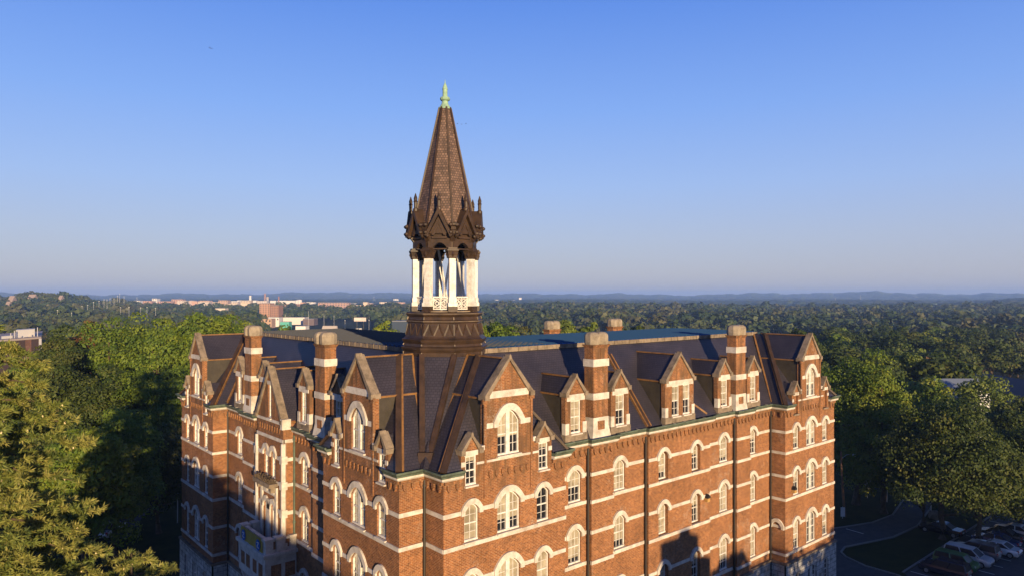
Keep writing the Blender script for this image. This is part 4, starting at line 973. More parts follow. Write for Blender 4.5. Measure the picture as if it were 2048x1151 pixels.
# the big pine with cones at the left edge: whorled boughs, drooping needle sprays, pale cones
def pine(px, Y, ptop, R, seed, label, zlow=-16):
    g = np.random.default_rng(seed); p = W(px, Y); zt_ = -(ptop - HOR) * Y / F_PX; Ht = zt_ - GZ
    e = empty('pine_tree', (p[0], p[1], GZ)); tag(e, label, 'pine tree')
    mb = MB(); mb.tube([(0, 0, 0), (.1, 0, Ht * .4), (0, .1, Ht * .75), (0, 0, Ht)], [.42, .33, .2, .04], 8)
    Ps, Ns, Ss, Ts, cones = [], [], [], [], []
    z = Ht - .3
    while z > 5:
        dz = Ht - z; L_ = min(R, min(1.8, .5 + dz) + dz * .42); nb = 5 + int(dz > 3) + int(dz > 8)
        a0 = g.uniform(0, 6.28)
        for k in range(nb):
            a = a0 + 2 * math.pi * k / nb + g.normal(0, .22); Lb = L_ * g.uniform(.7, 1.03)
            d = np.array([math.cos(a), math.sin(a), 0]); up = .30 - .02 * dz
            pts = [np.array([0, 0, z]) + d * Lb * s + np.array([0, 0, Lb * (up * s - .32 * s * s)]) for s in (0, .35, .7, 1)]
            mb.tube([tuple(q) for q in pts], [.07, .05, .035, .012], 4)
            ns = max(4, int(Lb * 5.5))
            for j in range(ns):         # side sprays of needles
                s = g.uniform(.22, 1.03); side = g.choice([-1, 1]); sd = np.array([-d[1], d[0], 0]) * side
                q = np.array([0, 0, z]) + d * Lb * s + np.array([0, 0, Lb * (up * s - .32 * s * s)])
                sl_ = g.uniform(.25, .85) * (1.15 - .5 * s) * min(1.4, .35 * Lb + .3)
                ax = unit(d * g.uniform(.4, 1) + sd * g.uniform(.3, 1.1) + np.array([0, 0, g.uniform(-.45, .3)]))
                nt_ = 5 + int(sl_ * 9); tcl = g.uniform(.15, .85)
                for t_ in range(nt_):
                    f = (t_ + g.uniform(0, 1)) / nt_; b0 = q + ax * sl_ * f + g.normal(0, .05, 3)
                    m_ = 11; nd = unit(ax * .9 + g.normal(0, .75, (m_, 3)) + np.array([0, 0, .12]))
                    Ps.append(b0 + nd * .10); Ns.append(nd); Ts.append(np.clip(tcl + g.normal(0, .14, m_), 0, 1))
                if g.uniform() < .55 and dz < 17: cones.append(q + ax * sl_ * g.uniform(.4, 1) + np.array([0, 0, -.04]))
        z -= g.uniform(.55, .85)
    mb.build('trunk', 'bark', e)
    P, D, T = np.concatenate(Ps), np.concatenate(Ns), np.concatenate(Ts); n = len(P)
    s = unit(np.cross(D, g.normal(size=(n, 3)))); hl, hw_ = g.uniform(.10, .19, (n, 1)), g.uniform(.013, .026, (n, 1))
    V = np.stack([P - D * hl - s * hw_ * .5, P - s * hw_ - D * hl * .1 + s * hw_ * 2, P + D * hl, P + s * hw_ - s * hw_ * 2.4], 1).reshape(-1, 3)
    o = bpy.data.objects.new('crown', np_mesh('crown', V, np.arange(n * 4).reshape(n, 4), ['needle'], np.repeat(T, 4))); C.objects.link(o); o.parent = e
    mb = MB()
    for q in cones:
        r = g.uniform(.026, .044); mb.loft([(.01, q[2] - r * 1.6), (r, q[2] - r * .6), (r * .9, q[2] + r * .4), (.01, q[2] + r * 1.5)], (q[0], q[1]), 5, g.uniform(0, 6), 0, True)
    c = mb.build('pine_cones', 'cone', e); c['kind'] = 'stuff'
    return e
pine(-62, 27, 640, 4.7, 5, 'big yellow green pine full of pale cones at the left edge of the photo')
pine(262, 31, 1106, 3.0, 9, 'top of a second pine with cones showing at the bottom edge left of the hall')

# trees of the middle distance: individuals, six shapes, copied with their parts
protos = []
for i, (R, Ht, ch, lf) in enumerate([(5.2, 13, 11, 'leaf_dark'), (6.0, 14, 11.5, 'leaf_green'), (4.6, 15, 12.5, 'leaf_far'), (5.6, 12, 10, 'leaf_olive'), (6.4, 15, 12, 'leaf_dark'), (4.4, 11, 9.5, 'leaf_fresh')]):
    protos.append(tree('woodland_tree', (0, 0, GZ), R, Ht, ch, lf, None, 80, 46, .42, 500 + i, None, r0=.28, bottom=-.55, lump=.34))
def occupied(u, v):
    return 18 < u < 80 and 28 < v < 84
spots = []; g = np.random.default_rng(21); tries = 0
def angle_px(u, v):
    X = u * DR[0] + v * DL[0]; Y = u * DR[1] + v * DL[1]; return CX + F_PX * X / Y
clear = []           # (px0, px1, Y0, Y1) kept free of trees: buildings, yards, the road
clear += [(-40, 95, 170, 260), (1890, 2125, 120, 240), (1693, 1745, 150, 195), (1843, 1862, 150, 205), (700, 745, 330, 520), (515, 760, 560, 1020), (505, 570, 1020, 1130), (400, 460, 1180, 1330), (630, 760, 1350, 1760), (250, 520, 1560, 2350), (465, 620, 1560, 2450)]
def is_clear(px, Y): return any(a <= px <= b_ and c <= Y <= d for a, b_, c, d in clear)
while len(spots) < 265 and tries < 60000:
    tries += 1
    px = g.uniform(-70, 2120); Y = math.sqrt(g.uniform(135 ** 2, 430 ** 2))
    if 365 < px < 1660 and Y < 1411 * 24 / (52 if px > 980 else 60): continue
    if px < 365 and Y < (300 if px > 70 else 215): continue
    if is_clear(px, Y) or (px > 1660 and Y < 140): continue
    u, v, _ = W(px, Y)
    if all((u - a) ** 2 + (v - b_) ** 2 > (10.2 if Y < 300 else 11.5) ** 2 for a, b_, _ in spots): spots.append((u, v, Y))
spots.sort(key=lambda s: s[2])
kinds = ['dark green woodland tree of the middle distance', 'mid green woodland tree of the middle distance', 'tall dark woodland tree of the middle distance', 'dull olive woodland tree of the middle distance', 'broad dark woodland tree of the middle distance', 'pale green woodland tree of the middle distance']
used = set()
for i, (u, v, Y) in enumerate(spots):
    k = int(g.integers(0, 6)) if g.uniform() > .25 else 4
    o = protos[k] if k not in used else copy_tree(protos[k]); used.add(k)
    s = g.uniform(.8, 1.5); o.location = (u, v, terr(u, v) - .3); o.scale = (s, s, s ** .7 * g.uniform(.85, 1.05)); o.rotation_euler = (0, 0, g.uniform(0, 6.28))
    tag(o, kinds[k], 'tree', 'woodland trees of the middle distance')
# far woods: everything beyond, one canopy mass down to the foot of the hills
def ico(sub):
    import bmesh
    b_ = bmesh.new(); bmesh.ops.create_icosphere(b_, subdivisions=sub, radius=1); b_.verts.ensure_lookup_table()
    V = np.array([v.co[:] for v in b_.verts]); Fq = np.array([[v.index for v in f.verts] for f in b_.faces]); b_.free(); return V, Fq
def woods():
    g = np.random.default_rng(77); VV, FF, TT, off = [], [], [], 0
    def ring(Y0, Y1, sp, mk):
        nonlocal off
        n = 0; Y = Y0
        while Y < Y1:
            st = sp(Y); half = 0.80 * Y; m_ = int(2 * half / st)
            X = (np.arange(m_) + g.uniform(-.42, .42, m_)) * st - half; YY = Y + g.uniform(-.45, .45, m_) * st
            for x, y in zip(X, YY):
                px = CX + F_PX * x / y
                if px < -60 or px > 2110: continue
                if 380 < px < 1650 and y < 560: continue
                if is_clear(px, y): continue
                u, v = x * DR[0] + y * DR[1], x * DL[0] + y * DL[1]
                if y < 440 and any((u - a) ** 2 + (v - b_) ** 2 < 110 for a, b_, _ in spots): continue
                mk(u, v, st)
            Y += st * .88
    def leafy(u, v, st):
        nonlocal off
        R = st * g.choice([.42, .55, .7, .95], p=[.25, .35, .28, .12]) * g.uniform(.9, 1.1); n = 120; cl = unit(g.normal(size=(7, 3))); cl[:, 2] = np.abs(cl[:, 2]); i = g.integers(0, 7, n)
        o = unit(g.normal(size=(n, 3))); o[:, 2] = np.abs(o[:, 2]) * .9
        H = R * g.uniform(.9, 1.35); zb = terr(u, v) + g.uniform(3, 6.5)
        P = (cl[i] * .55 + o * .5) * np.array([R, R, H]) + np.array([u, v, zb]); V, Q = leaf_cards(P, unit(o + .3 * g.normal(size=(n, 3))), R * g.uniform(.11, .24, n), g, .8)
        t = np.clip(g.beta(1.3, 1.6) + .2 * math.sin(u / 90) * math.sin(v / 75), 0, 1); T = np.repeat(np.clip(t + g.normal(0, .1, n), 0, 1), 4)
        VV.append(V); FF.append(Q + off); TT.append(T); off += len(V)
    ring(405, 1500, lambda Y: 12.5 + (Y - 400) * .004, leafy)
    V4 = np.concatenate(VV); F4 = np.concatenate(FF); T4 = np.concatenate(TT)
    VV, FF, TT, off = [], [], [], 0
    base, bf = ico(2)
    shapes = [base * (1 + g.normal(0, .14, (len(base), 1))) for _ in range(8)]
    def blob(u, v, st):
        nonlocal off
        R = st * g.choice([.45, .65, .85, 1.2], p=[.2, .4, .28, .12]); H = min(R * .9, 8.5 * g.uniform(.6, 1.25)); zb = terr(u, v) + g.uniform(1.5, 6.5)
        a = g.uniform(0, 6.28); B = shapes[g.integers(0, 8)]; c, s = math.cos(a), math.sin(a)
        V = np.stack([(B[:, 0] * c - B[:, 1] * s) * R + u, (B[:, 0] * s + B[:, 1] * c) * R + v, B[:, 2] * H + zb], 1)
        k = B[bf].mean(1)[:, 2] > -.2
        VV.append(V); FF.append(bf[k] + off); TT.append(np.clip(np.full(len(V), g.beta(1.3, 1.7) + .2 * math.sin(u / 240) * math.sin(v / 210)) + g.normal(0, .12, len(V)), 0, 1)); off += len(V)
    ring(1480, 7400, lambda Y: 13.5 + (Y - 1000) * .008, blob)
    o4 = np_mesh('woods', V4, F4, ['leaf_far'], T4)
    w1 = bpy.data.objects.new('far_woods', np_mesh('far_woods', np.concatenate(VV), np.concatenate(FF), ['leaf_far'], np.concatenate(TT))); C.objects.link(w1)
    tag(w1, 'unbroken far woodland canopy stretching to the blue hills', 'woods', kind='stuff')
    w2 = bpy.data.objects.new('woods', o4); C.objects.link(w2); tag(w2, 'mass of woodland treetops between the nearer trees and the far plain', 'woods', kind='stuff')
woods()
# ---------------------------------------------------------------- drive, car park, kerbs, signs, poles
def G2(px, py, dz=0.0):
    Y = 29.0 * F_PX / (py - HOR); p = W(px, Y); return (p[0], p[1], GZ + dz)
def sheet(name, pts, m_, dz):
    mb = MB(); mb.face([(p[0], p[1], GZ + dz) for p in pts]); return tag(mb.build(name, m_), kind='structure')
sheet('lawn', [(-70, -60), (150, -60), (150, 70), (85, 120), (20, 130), (-40, 120)], 'lawn', .03)
drive = [G2(1500, 1190), G2(1640, 1215), G2(1820, 1190), G2(1797, 1151), G2(1731, 1132), G2(1692, 1114), G2(1682, 1104), G2(1690, 1094), G2(1745, 1083), G2(1787, 1074), G2(1835, 1052), G2(1862, 1015), G2(1868, 970), G2(1850, 925), G2(1800, 893), G2(1730, 893), G2(1775, 928), G2(1796, 962), G2(1806, 1000), G2(1785, 1030), G2(1745, 1045), G2(1700, 1052), G2(1660, 1058), G2(1600, 1080)]
sheet('drive', drive, 'asphalt', .05)
lot = [(76, 14), (125, 14), (125, 29.2), (79, 29.2), (76, 27)]
sheet('car_park', lot, 'asphalt', .054)
sheet('side_road', [W(30, 92)[:2], W(250, 84)[:2], W(300, 96)[:2], W(40, 108)[:2]], 'asphalt', .05)
def kerb(pts):
    mb = MB()
    for a, c in zip(pts[:-1], pts[1:]): mb.beam((a[0], a[1], GZ + .09), (c[0], c[1], GZ + .09), .2, .14)
    return tag(mb.build('kerb', 'kerb_concrete'), kind='structure')
kerb([G2(*p) for p in ((1820, 1165), (1797, 1151), (1731, 1132), (1692, 1114), (1682, 1104), (1690, 1094), (1745, 1083), (1787, 1074), (1835, 1052), (1862, 1015))])
kerb([G2(*p) for p in ((1660, 1058), (1700, 1052), (1745, 1045), (1785, 1030), (1806, 1000), (1796, 962), (1775, 928))])
kerb([(79, 29.4), (125, 29.4)])
mb = MB()
for u in np.arange(80.0, 124, 2.85): mb.face([(u - .06, 23, GZ + .062), (u + .06, 23, GZ + .062), (u + .06, 29, GZ + .062), (u - .06, 29, GZ + .062)])
tag(mb.build('parking_lines', 'road_paint'), kind='structure')
mb = MB(); a, c = G2(1692, 1057), G2(1727, 1067); mb.beam((a[0], a[1], GZ + .06), (c[0], c[1], GZ + .06), .12, .01); tag(mb.build('road_line', 'road_paint'), kind='structure')
mat('pole_wood', (0.23, 0.13, 0.07), 0.9); mat('galvanised', (0.5, 0.52, 0.53), 0.5, .3); mat('sign_white', (0.72, 0.73, 0.72), 0.6)
def pole_lamp():
    b0 = G2(1690, 1032); e = empty('lamp_pole', b0); tag(e, 'brown wooden pole with a curved lamp arm beside the right end of the hall', 'lamp pole')
    mb = MB(); mb.tube([(0, 0, 0), (-.35, .2, 4.2), (-.5, .3, 8.6)], [.17, .15, .12], 8); mb.build('pole', 'pole_wood', e)
    mb = MB(); a = Vector((DR[0], DL[0], 0)); p0 = Vector((-.45, .28, 7.6)); mb.tube([p0, p0 + a * .7 + Vector((0, 0, .55)), p0 + a * 1.5 + Vector((0, 0, .62))], .035, 6); mb.build('lamp_arm', 'galvanised', e)
    mb = MB(); q = p0 + a * 1.7 + Vector((0, 0, .55)); mb.loft([(.05, q.z + .12), (.22, q.z + .04), (.24, q.z - .06), (.12, q.z - .25), (.02, q.z - .28)], (q.x, q.y), 10, 0, 0, True); mb.build('lamp_head', 'sign_white', e)
pole_lamp()
def post(name, px, py0, py1, label, cat, r=.05, panels=(), m_='galvanised'):
    b0 = G2(px, py1); Y = depth(b0[0], b0[1]); h = (py1 - py0) * Y / F_PX; e = empty(name, b0); tag(e, label, cat)
    mb = MB(); mb.tube([(0, 0, 0), (.02, 0, h)], r, 8); mb.build('post', m_, e)
    for z0, z1, w_, mt in panels:
        mb = MB(); d = Vector((DR[0], DL[0], 0)); n = Vector((-DR[1], -DL[1], 0)) * (r + .02)
        mb.prism([n - d * w_ + Vector((0, 0, z0)), n + d * w_ + Vector((0, 0, z0)), n + d * w_ + Vector((0, 0, z1)), n - d * w_ + Vector((0, 0, z1))], n * .25); mb.build('panel', mt, e)
    return e
post('road_sign', 1735, 962, 995, 'pale two panel sign on a thin post on the lawn by the drive', 'sign', .05, ((1.35, 2.1, .42, 'sign_white'), (2.14, 2.75, .42, 'sign_white')))
post('marker_post', 1774, 970, 1003, 'plain white post at the bend of the drive', 'post', .09, (), 'sign_white')
post('marker_post', 1862, 1003, 1020, 'short white post beside the boulder under the wide dark tree', 'post', .07, (), 'sign_white')
post('utility_box', 1685, 1012, 1036, 'white cabinet sign at the foot of the wooden lamp pole', 'sign box', .05, ((.3, 1.5, .28, 'sign_white'),))
post('flagpole_sign', 355, 985, 1045, 'thin pale post in the shade beside the left end of the hall', 'post', .06, (), 'galvanised')
b0 = G2(1870, 1035); mb = MB(); V_, F_ = ico(2)
for f in F_: mb.face([(V_[i][0] * 1.0 * (1 + .18 * math.sin(7 * V_[i][1] + 3 * V_[i][2])), V_[i][1] * .8, max(-.1, V_[i][2] * .7 + .3)) for i in f])
tag(mb.build('boulder', 'weathered_stone', None, b0), 'grey brown boulder under the wide dark tree by the car park', 'boulder')
for i, (px, py, Y, tall) in enumerate([(1702, 706, 190, 11), (1731, 716, 178, 10), (1853, 712, 200, 11)]):
    p = W(px, Y); z1 = -(py - HOR) * Y / F_PX; z0 = terr(p[0], p[1]); e = empty('utility_pole', (p[0], p[1], z0))
    tag(e, ['utility pole with crossarm rising above the olive trees at right', 'shorter utility pole carrying the wires right of the first one', 'brown utility pole with a T crossarm before the long dark roof'][i], 'utility pole')
    mb = MB(); mb.tube([(0, 0, 0), (0, 0, z1 - z0)], .16, 8); mb.build('pole', 'galvanised' if i < 2 else 'pole_wood', e)
    mb = MB(); d = Vector((DR[0], DL[0], 0)); mb.beam(d * -1.3 + Vector((0, 0, z1 - z0 - .4)), d * 1.3 + Vector((0, 0, z1 - z0 - .4)), .14, .16); mb.build('crossarm', 'galvanised' if i < 2 else 'pole_wood', e)
mb = MB()
for dy in (0, 3):
    pts = [W(1660, 196, 713 + dy), W(1702, 190, 708 + dy), W(1731, 178, 715 + dy), W(1765, 176, 722 + dy), W(1800, 175, 724 + dy)]; mb.tube(pts, .035, 4)
tag(mb.build('power_lines', 'iron'), 'pair of power lines sagging between the utility poles at right', 'power lines')

# ---------------------------------------------------------------- parked cars
for nm, c, r_ in (('paint_green', (0.06, 0.17, 0.05), .3), ('paint_silver', (0.55, 0.55, 0.55), .3), ('paint_grey', (0.12, 0.125, 0.14), .3), ('paint_white', (0.78, 0.79, 0.8), .3), ('paint_blue', (0.03, 0.06, 0.17), .25), ('paint_black', (0.012, 0.013, 0.016), .25), ('paint_navy', (0.015, 0.02, 0.05), .25)): mat(nm, c, r_, .2, .6)
mat('car_glass', (0.02, 0.022, 0.026), .35, 0, .25); mat('tyre', (0.015, 0.015, 0.015), .9); mat('rim', (0.45, 0.45, 0.46), .35, .7); mat('lamp_red', (0.35, 0.015, 0.012), .25); mat('lamp_clear', (0.7, 0.7, 0.68), .15); mat('plate', (0.6, 0.6, 0.58), .6)
def car(kind, paint, loc, rz, label):
    L_, W_, H_, bonnet, boot, belt, nose = {'suv': (4.6, 1.86, 1.70, 1.15, .12, 1.02, .80), 'sedan': (4.75, 1.82, 1.44, 1.25, .95, .93, .68), 'boxy': (4.1, 1.78, 1.62, .85, .05, .98, .84), 'coupe': (4.8, 1.9, 1.40, 1.5, .75, .93, .72)}[kind]
    e = empty('parked_car', loc, None, rz); tag(e, label, 'car', 'cars parked in a row in the car park')
    h, w_ = L_ / 2, W_ / 2; f0 = h - bonnet; b0 = -h + boot; wx = (h - .85, -h + .8)
    st = [(-h, .80, .42, nose * .95), (-h + .10, .95, .30, belt * .97), (b0, 1, .24, belt), (0, 1, .22, belt), (f0, 1, .22, belt), (h - .35, .96, .24, nose + .12), (h - .08, .88, .30, nose), (h, .72, .42, nose * .72)]
    rows = []
    for x, k, z0, z1 in st:
        a = w_ * k; rows.append([(x, -a * .92, z0), (x, -a, z0 + .18), (x, -a, z1 - .22), (x, -a * .93, z1), (x, a * .93, z1), (x, a, z1 - .22), (x, a, z0 + .18), (x, a * .92, z0)])
    mb = MB(); mb.grid(rows, 0, False, True); mb.face(rows[0][::-1]); mb.face(rows[-1]); mb.build('body', paint, e)
    rk = .45 if kind in ('suv', 'boxy') else .8; fk = .62 if kind != 'boxy' else .42
    g0, g1, r0, r1 = b0 + .04, f0 + .12, b0 + rk * (.45 if kind in ('suv', 'boxy') else 1), f0 - fk
    mb = MB(); zr = H_ - .05
    B_ = [(g0, -w_ * .90, belt), (g1, -w_ * .88, belt), (g1, w_ * .88, belt), (g0, w_ * .90, belt)]; T_ = [(r0, -w_ * .74, zr), (r1, -w_ * .73, zr), (r1, w_ * .73, zr), (r0, w_ * .74, zr)]
    mb.hexa([(x, y, z - .02) for x, y, z in B_] + T_); mb.build('windows', 'car_glass', e)
    mb = MB(); mb.hexa([(r0 - .08, -w_ * .76, zr - .03), (r1 + .06, -w_ * .75, zr - .03), (r1 + .06, w_ * .75, zr - .03), (r0 - .08, w_ * .76, zr - .03), (r0 + .1, -w_ * .66, H_), (r1 - .1, -w_ * .66, H_), (r1 - .1, w_ * .66, H_), (r0 + .1, w_ * .66, H_)])
    for sg in (-1, 1):
        for (xa, xb) in ((g0, r0), (g1, r1), ((g0 + g1) / 2, (r0 + r1) / 2 + .02)): mb.beam((xa, sg * w_ * .895, belt), (xb, sg * w_ * .742, zr), .09, .07)
    mb.build('roof', paint, e)
    for x in wx:
        for sg in (-1, 1):
            def disc(r, y0, y1, m_, nm, par):
                mb = MB(); n = 18; A = [(x + r * math.cos(2 * math.pi * k / n), y0, .33 + r * math.sin(2 * math.pi * k / n)) for k in range(n)]; mb.prism(A, (0, y1 - y0, 0)); return mb.build(nm, m_, par)
            wh = disc(.33, sg * (w_ - .2), sg * (w_ + .012), 'tyre', 'wheel', e); disc(.21, sg * (w_ + .01), sg * (w_ + .025), 'rim', 'rim', wh)
    for sg in (-1, 1):
        mb = MB(); y0, y1 = sorted((sg * w_ * .52, sg * w_ * .84)); mb.hexa([(h - .2, y0, nose - .16), (h - .03, y0, nose - .16), (h - .1, y1, nose - .16), (h - .3, y1, nose - .16), (h - .2, y0, nose + .02), (h - .055, y0, nose + .02), (h - .12, y1, nose + .02), (h - .3, y1, nose + .02)]); mb.build('headlight', 'lamp_clear', e)
        mb = MB(); y0, y1 = sorted((sg * w_ * .55, sg * w_ * .88)); zz = belt - .05; mb.hexa([(-h - .012, y0, zz - .25), (-h + .25, y0, zz - .25), (-h + .25, y1 + (.01 if sg > 0 else -.01), zz - .25), (-h + .03, y1, zz - .25), (-h + .06, y0, zz + .03), (-h + .25, y0, zz + .03), (-h + .25, y1, zz + .03), (-h + .09, y1, zz + .03)]); mb.build('tail_light', 'lamp_red', e)
        mb = MB(); mb.beam((g1 - .25, sg * (w_ * .9), belt + .08), (g1 - .25, sg * (w_ + .14), belt + .12), .1, .14); mb.build('mirror', paint, e)
    mb = MB(); mb.box(h - .02, h + .012, -.5, .5, nose * .42, nose * .62); mb.build('grille', 'iron', e)
    mb = MB(); mb.box(-h - .015, -h + .05, -.26, .26, .55, .68); mb.build('number_plate', 'plate', e)
FW, BK = -math.pi / 2, math.pi / 2
for kind, pt_, u, v, rz, lb in [('suv', 'paint_navy', 81.6, 26.3, BK, 'dark navy sport utility car nearest the kerb island, tail towards the drive lane'),
    ('boxy', 'paint_green', 84.7, 26.2, FW, 'boxy green hatchback between the dark navy car and the silver one'),
    ('suv', 'paint_silver', 87.4, 25.9, FW, 'silver wagon facing out with its nose in the sun'),
    ('suv', 'paint_grey', 90.2, 26.0, BK, 'dark grey sport utility car with tall red tail lights beside the silver wagon'),
    ('coupe', 'paint_white', 93.1, 24.9, BK, 'white coupe parked nose in with black wheels'),
    ('sedan', 'paint_blue', 95.9, 25.6, BK, 'dark blue saloon behind the white coupe'),
    ('sedan', 'paint_black', 98.7, 25.9, BK, 'black saloon with red tail lights behind the blue saloon'),
    ('sedan', 'paint_silver', 101.4, 25.0, BK, 'pale silver saloon at the right edge of the photo, farthest in the row'),
    ('sedan', 'paint_black', 95.6, 31.2, BK, 'black car in the second row behind the white coupe, its roof just showing')]:
    car(kind, pt_, (u, v, GZ + .06), rz, lb)
p = G2(222, 1068); car('sedan', 'paint_silver', (p[0], p[1], GZ + .06), .9, 'pale car in deep shade on the side road right of the big pine')

# ---------------------------------------------------------------- buildings far and near
mats_c = {}
def cm(c, r_=.85):
    k = tuple(round(x, 3) for x in c)
    if k not in mats_c: nm = 'render_%d' % len(mats_c); mat(nm, c, r_, 0, .2); mats_c[k] = nm
    return mats_c[k]
DX, DY = Vector((DR[0], DL[0], 0)), Vector((DR[1], DL[1], 0))
mat('far_window', (0.05, 0.055, 0.065), .2)
def block(px0, px1, py0, py1, Y, col, label, cat='building', rows=0, cols=0, dep=None, roof=(0.3, 0.3, 0.3), pitch=0.0, name='distant_building', bands=None, rot=0.0):
    c = W((px0 + px1) / 2, Y); wd = (px1 - px0) * Y / F_PX; z1 = -(py0 - HOR) * Y / F_PX; zb = min(-(py1 - HOR) * Y / F_PX, terr(c[0], c[1])) - 3
    dep = dep or max(8, wd * .45); e = empty(name, (c[0], c[1], zb)); tag(e, label, cat)
    cr, sr = math.cos(rot), math.sin(rot); ax = DX * cr + DY * sr; ay = DY * cr - DX * sr; H = z1 - zb; Z = Vector((0, 0, 1))
    def P(a, t, z): return ax * a + ay * t + Z * z
    def bx(mb, a0, a1, t0, t1, z0, z1_): mb.hexa([P(a0, t0, z0), P(a1, t0, z0), P(a1, t1, z0), P(a0, t1, z0), P(a0, t0, z1_), P(a1, t0, z1_), P(a1, t1, z1_), P(a0, t1, z1_)])
    mb = MB(); hh = H * (1 - pitch); bx(mb, -wd / 2, wd / 2, 0, dep, 0, hh); mb.build('wall', cm(col), e)
    mb = MB()
    if pitch: mb.prism([P(-wd / 2 - .3, -.4, hh), P(-wd / 2 - .3, dep / 2, H), P(-wd / 2 - .3, dep + .4, hh)], ax * (wd + .6))
    else: bx(mb, -wd / 2 + .01, wd / 2 - .01, .01, dep - .01, hh, hh + .35)
    mb.build('roof', cm(roof), e)
    vis = (py1 - py0) * Y / F_PX
    for r in range(rows):
        for k in range(cols):
            mb = MB(); a0 = -wd / 2 + wd * (k + .28) / cols; a1 = -wd / 2 + wd * (k + .72) / cols; z0 = hh - vis * (r + .72) / rows; bx(mb, a0, a1, -.06, .1, z0, z0 + vis * .42 / rows); mb.build('window', 'far_window', e)
    return e
BR, TN, WH, CRM = (0.36, 0.16, 0.09), (0.5, 0.36, 0.24), (0.75, 0.72, 0.68), (0.62, 0.52, 0.4)
block(519, 539.5, 606, 634, 1080, (0.46, 0.27, 0.18), 'left half of the twin red brick tower block', 'tower block', 7, 4, 22)
block(540.5, 557, 610, 634, 1075, (0.36, 0.2, 0.13), 'right, darker half of the twin red brick tower block', 'tower block', 7, 5, 22)
block(636, 697, 604.5, 618, 1700, (0.46, 0.3, 0.24), 'long pinkish many windowed block on the low ridge', 'apartment block', 4, 11, 25)
block(706, 748, 609.5, 619, 1680, TN, 'long tan building with pale roof right of the pinkish block', 'building', 2, 8, 25, (0.6, 0.55, 0.48))
block(565, 600, 607, 616, 1650, (0.4, 0.24, 0.18), 'low brown building left of the pinkish block', 'building', 2, 6, 20, (0.5, 0.4, 0.33))
block(625, 655, 616, 624, 1300, CRM, 'low tan roofed building in the trees below the pinkish block', 'building', 0, 0, 18)
block(787, 796, 597, 605, 3000, WH, 'small white tower block at the foot of the blue hills', 'tower block', 3, 2, 18)
block(285, 303, 601, 607, 2100, (0.5, 0.3, 0.2), 'orange brick block, leftmost of the distant row at left', 'building', 2, 5, 20)
block(304, 314, 596.5, 607, 2150, WH, 'white block standing above the distant orange row', 'building', 3, 2, 20)
block(315, 342, 602, 607.5, 2050, (0.55, 0.34, 0.24), 'low orange block right of the white block in the distant row', 'building', 2, 7, 20)
block(343, 365, 598, 608, 2080, (0.52, 0.32, 0.23), 'tall pinkish block at the right end of the distant orange row', 'building', 4, 5, 20)
block(366, 388, 600.5, 606, 2300, (0.6, 0.45, 0.35), 'pale low block behind the pinkish block', 'building', 0, 0, 20)
block(396, 430, 603, 610.5, 1900, CRM, 'cream block with rows of dark windows', 'apartment block', 3, 8, 20)
block(437, 455, 600, 612, 1850, (0.55, 0.38, 0.27), 'stepped orange and cream block', 'apartment block', 4, 4, 20)
block(456, 474, 607, 614, 1800, CRM, 'low cream block beside the stepped block', 'building', 0, 0, 20)
block(412, 450, 616, 623, 1300, (0.7, 0.6, 0.48), 'long pale warehouse in the woods', 'warehouse', 0, 0, 16)
block(384, 395, 617, 623, 1320, TN, 'small tan house in the woods left of the pale warehouse', 'house', 0, 0, 12, (0.3, 0.18, 0.12), .4)
block(474, 512, 600, 609, 2300, WH, 'white industrial sheds below the white chimney stack', 'industrial building', 0, 0, 25)
block(497, 522, 606.5, 611, 1750, (0.6, 0.45, 0.33), 'long tan hall in front of the white sheds', 'building', 0, 0, 20, (0.08, 0.08, 0.09))
block(540, 590, 600.5, 606, 2400, WH, 'white long works behind the twin brick tower', 'industrial building', 0, 0, 25)
block(255, 282, 602.5, 606, 2200, WH, 'low white sheds at the left end of the distant town', 'industrial building', 0, 0, 25)
g2 = np.random.default_rng(5)
for i in range(34):
    px = g2.uniform(250, 515) if i < 20 else g2.uniform(545, 805); Y = g2.uniform(1650, 2500); wd = g2.uniform(8, 24); y0 = g2.uniform(600.5, 604.5) if i < 20 else g2.uniform(603, 607.5); cc_ = [(0.62, 0.42, 0.3), WH, (0.66, 0.54, 0.42), (0.58, 0.36, 0.26), (0.7, 0.6, 0.5)][i % 5]
    tag(block(px, px + wd, y0, y0 + 5, Y, cc_, 'small pale or brick building in the strip of the far town', 'building', 2 if wd > 14 else 0, int(wd / 3) if wd > 14 else 0, 18, (0.5, 0.45, 0.4)), group='small buildings of the far town')
def stack(px, py0, py1, Y, r, m_, label, name='chimney_stack', cat='chimney stack'):
    p = W(px, Y); z1 = -(py0 - HOR) * Y / F_PX; z0 = terr(p[0], p[1]); e = empty(name, (p[0], p[1], z0)); tag(e, label, cat)
    mb = MB(); mb.tube([(0, 0, 0), (0, 0, z1 - z0)], [r * 1.2, r], 12); mb.build('shaft', m_, e)
    mb = MB(); mb.tube([(0, 0, z1 - z0 - .05), (0, 0, z1 - z0 + r * .4)], r * 1.12, 12); mb.build('rim_band', m_, e)
stack(500.5, 591.5, 604, 2350, 3.6, cm(WH), 'stout white chimney stack in the distant works')
stack(530, 587, 606, 2400, 3.4, cm((0.35, 0.22, 0.18)), 'reddish chimney stack behind the twin brick tower')
stack(535, 594, 606, 2350, 4.0, cm((0.45, 0.4, 0.36)), 'grey chimney stack beside the reddish stack')
stack(557.5, 592.5, 606, 2300, 1.8, cm((0.4, 0.2, 0.16)), 'thin red chimney stack right of the twin brick tower')
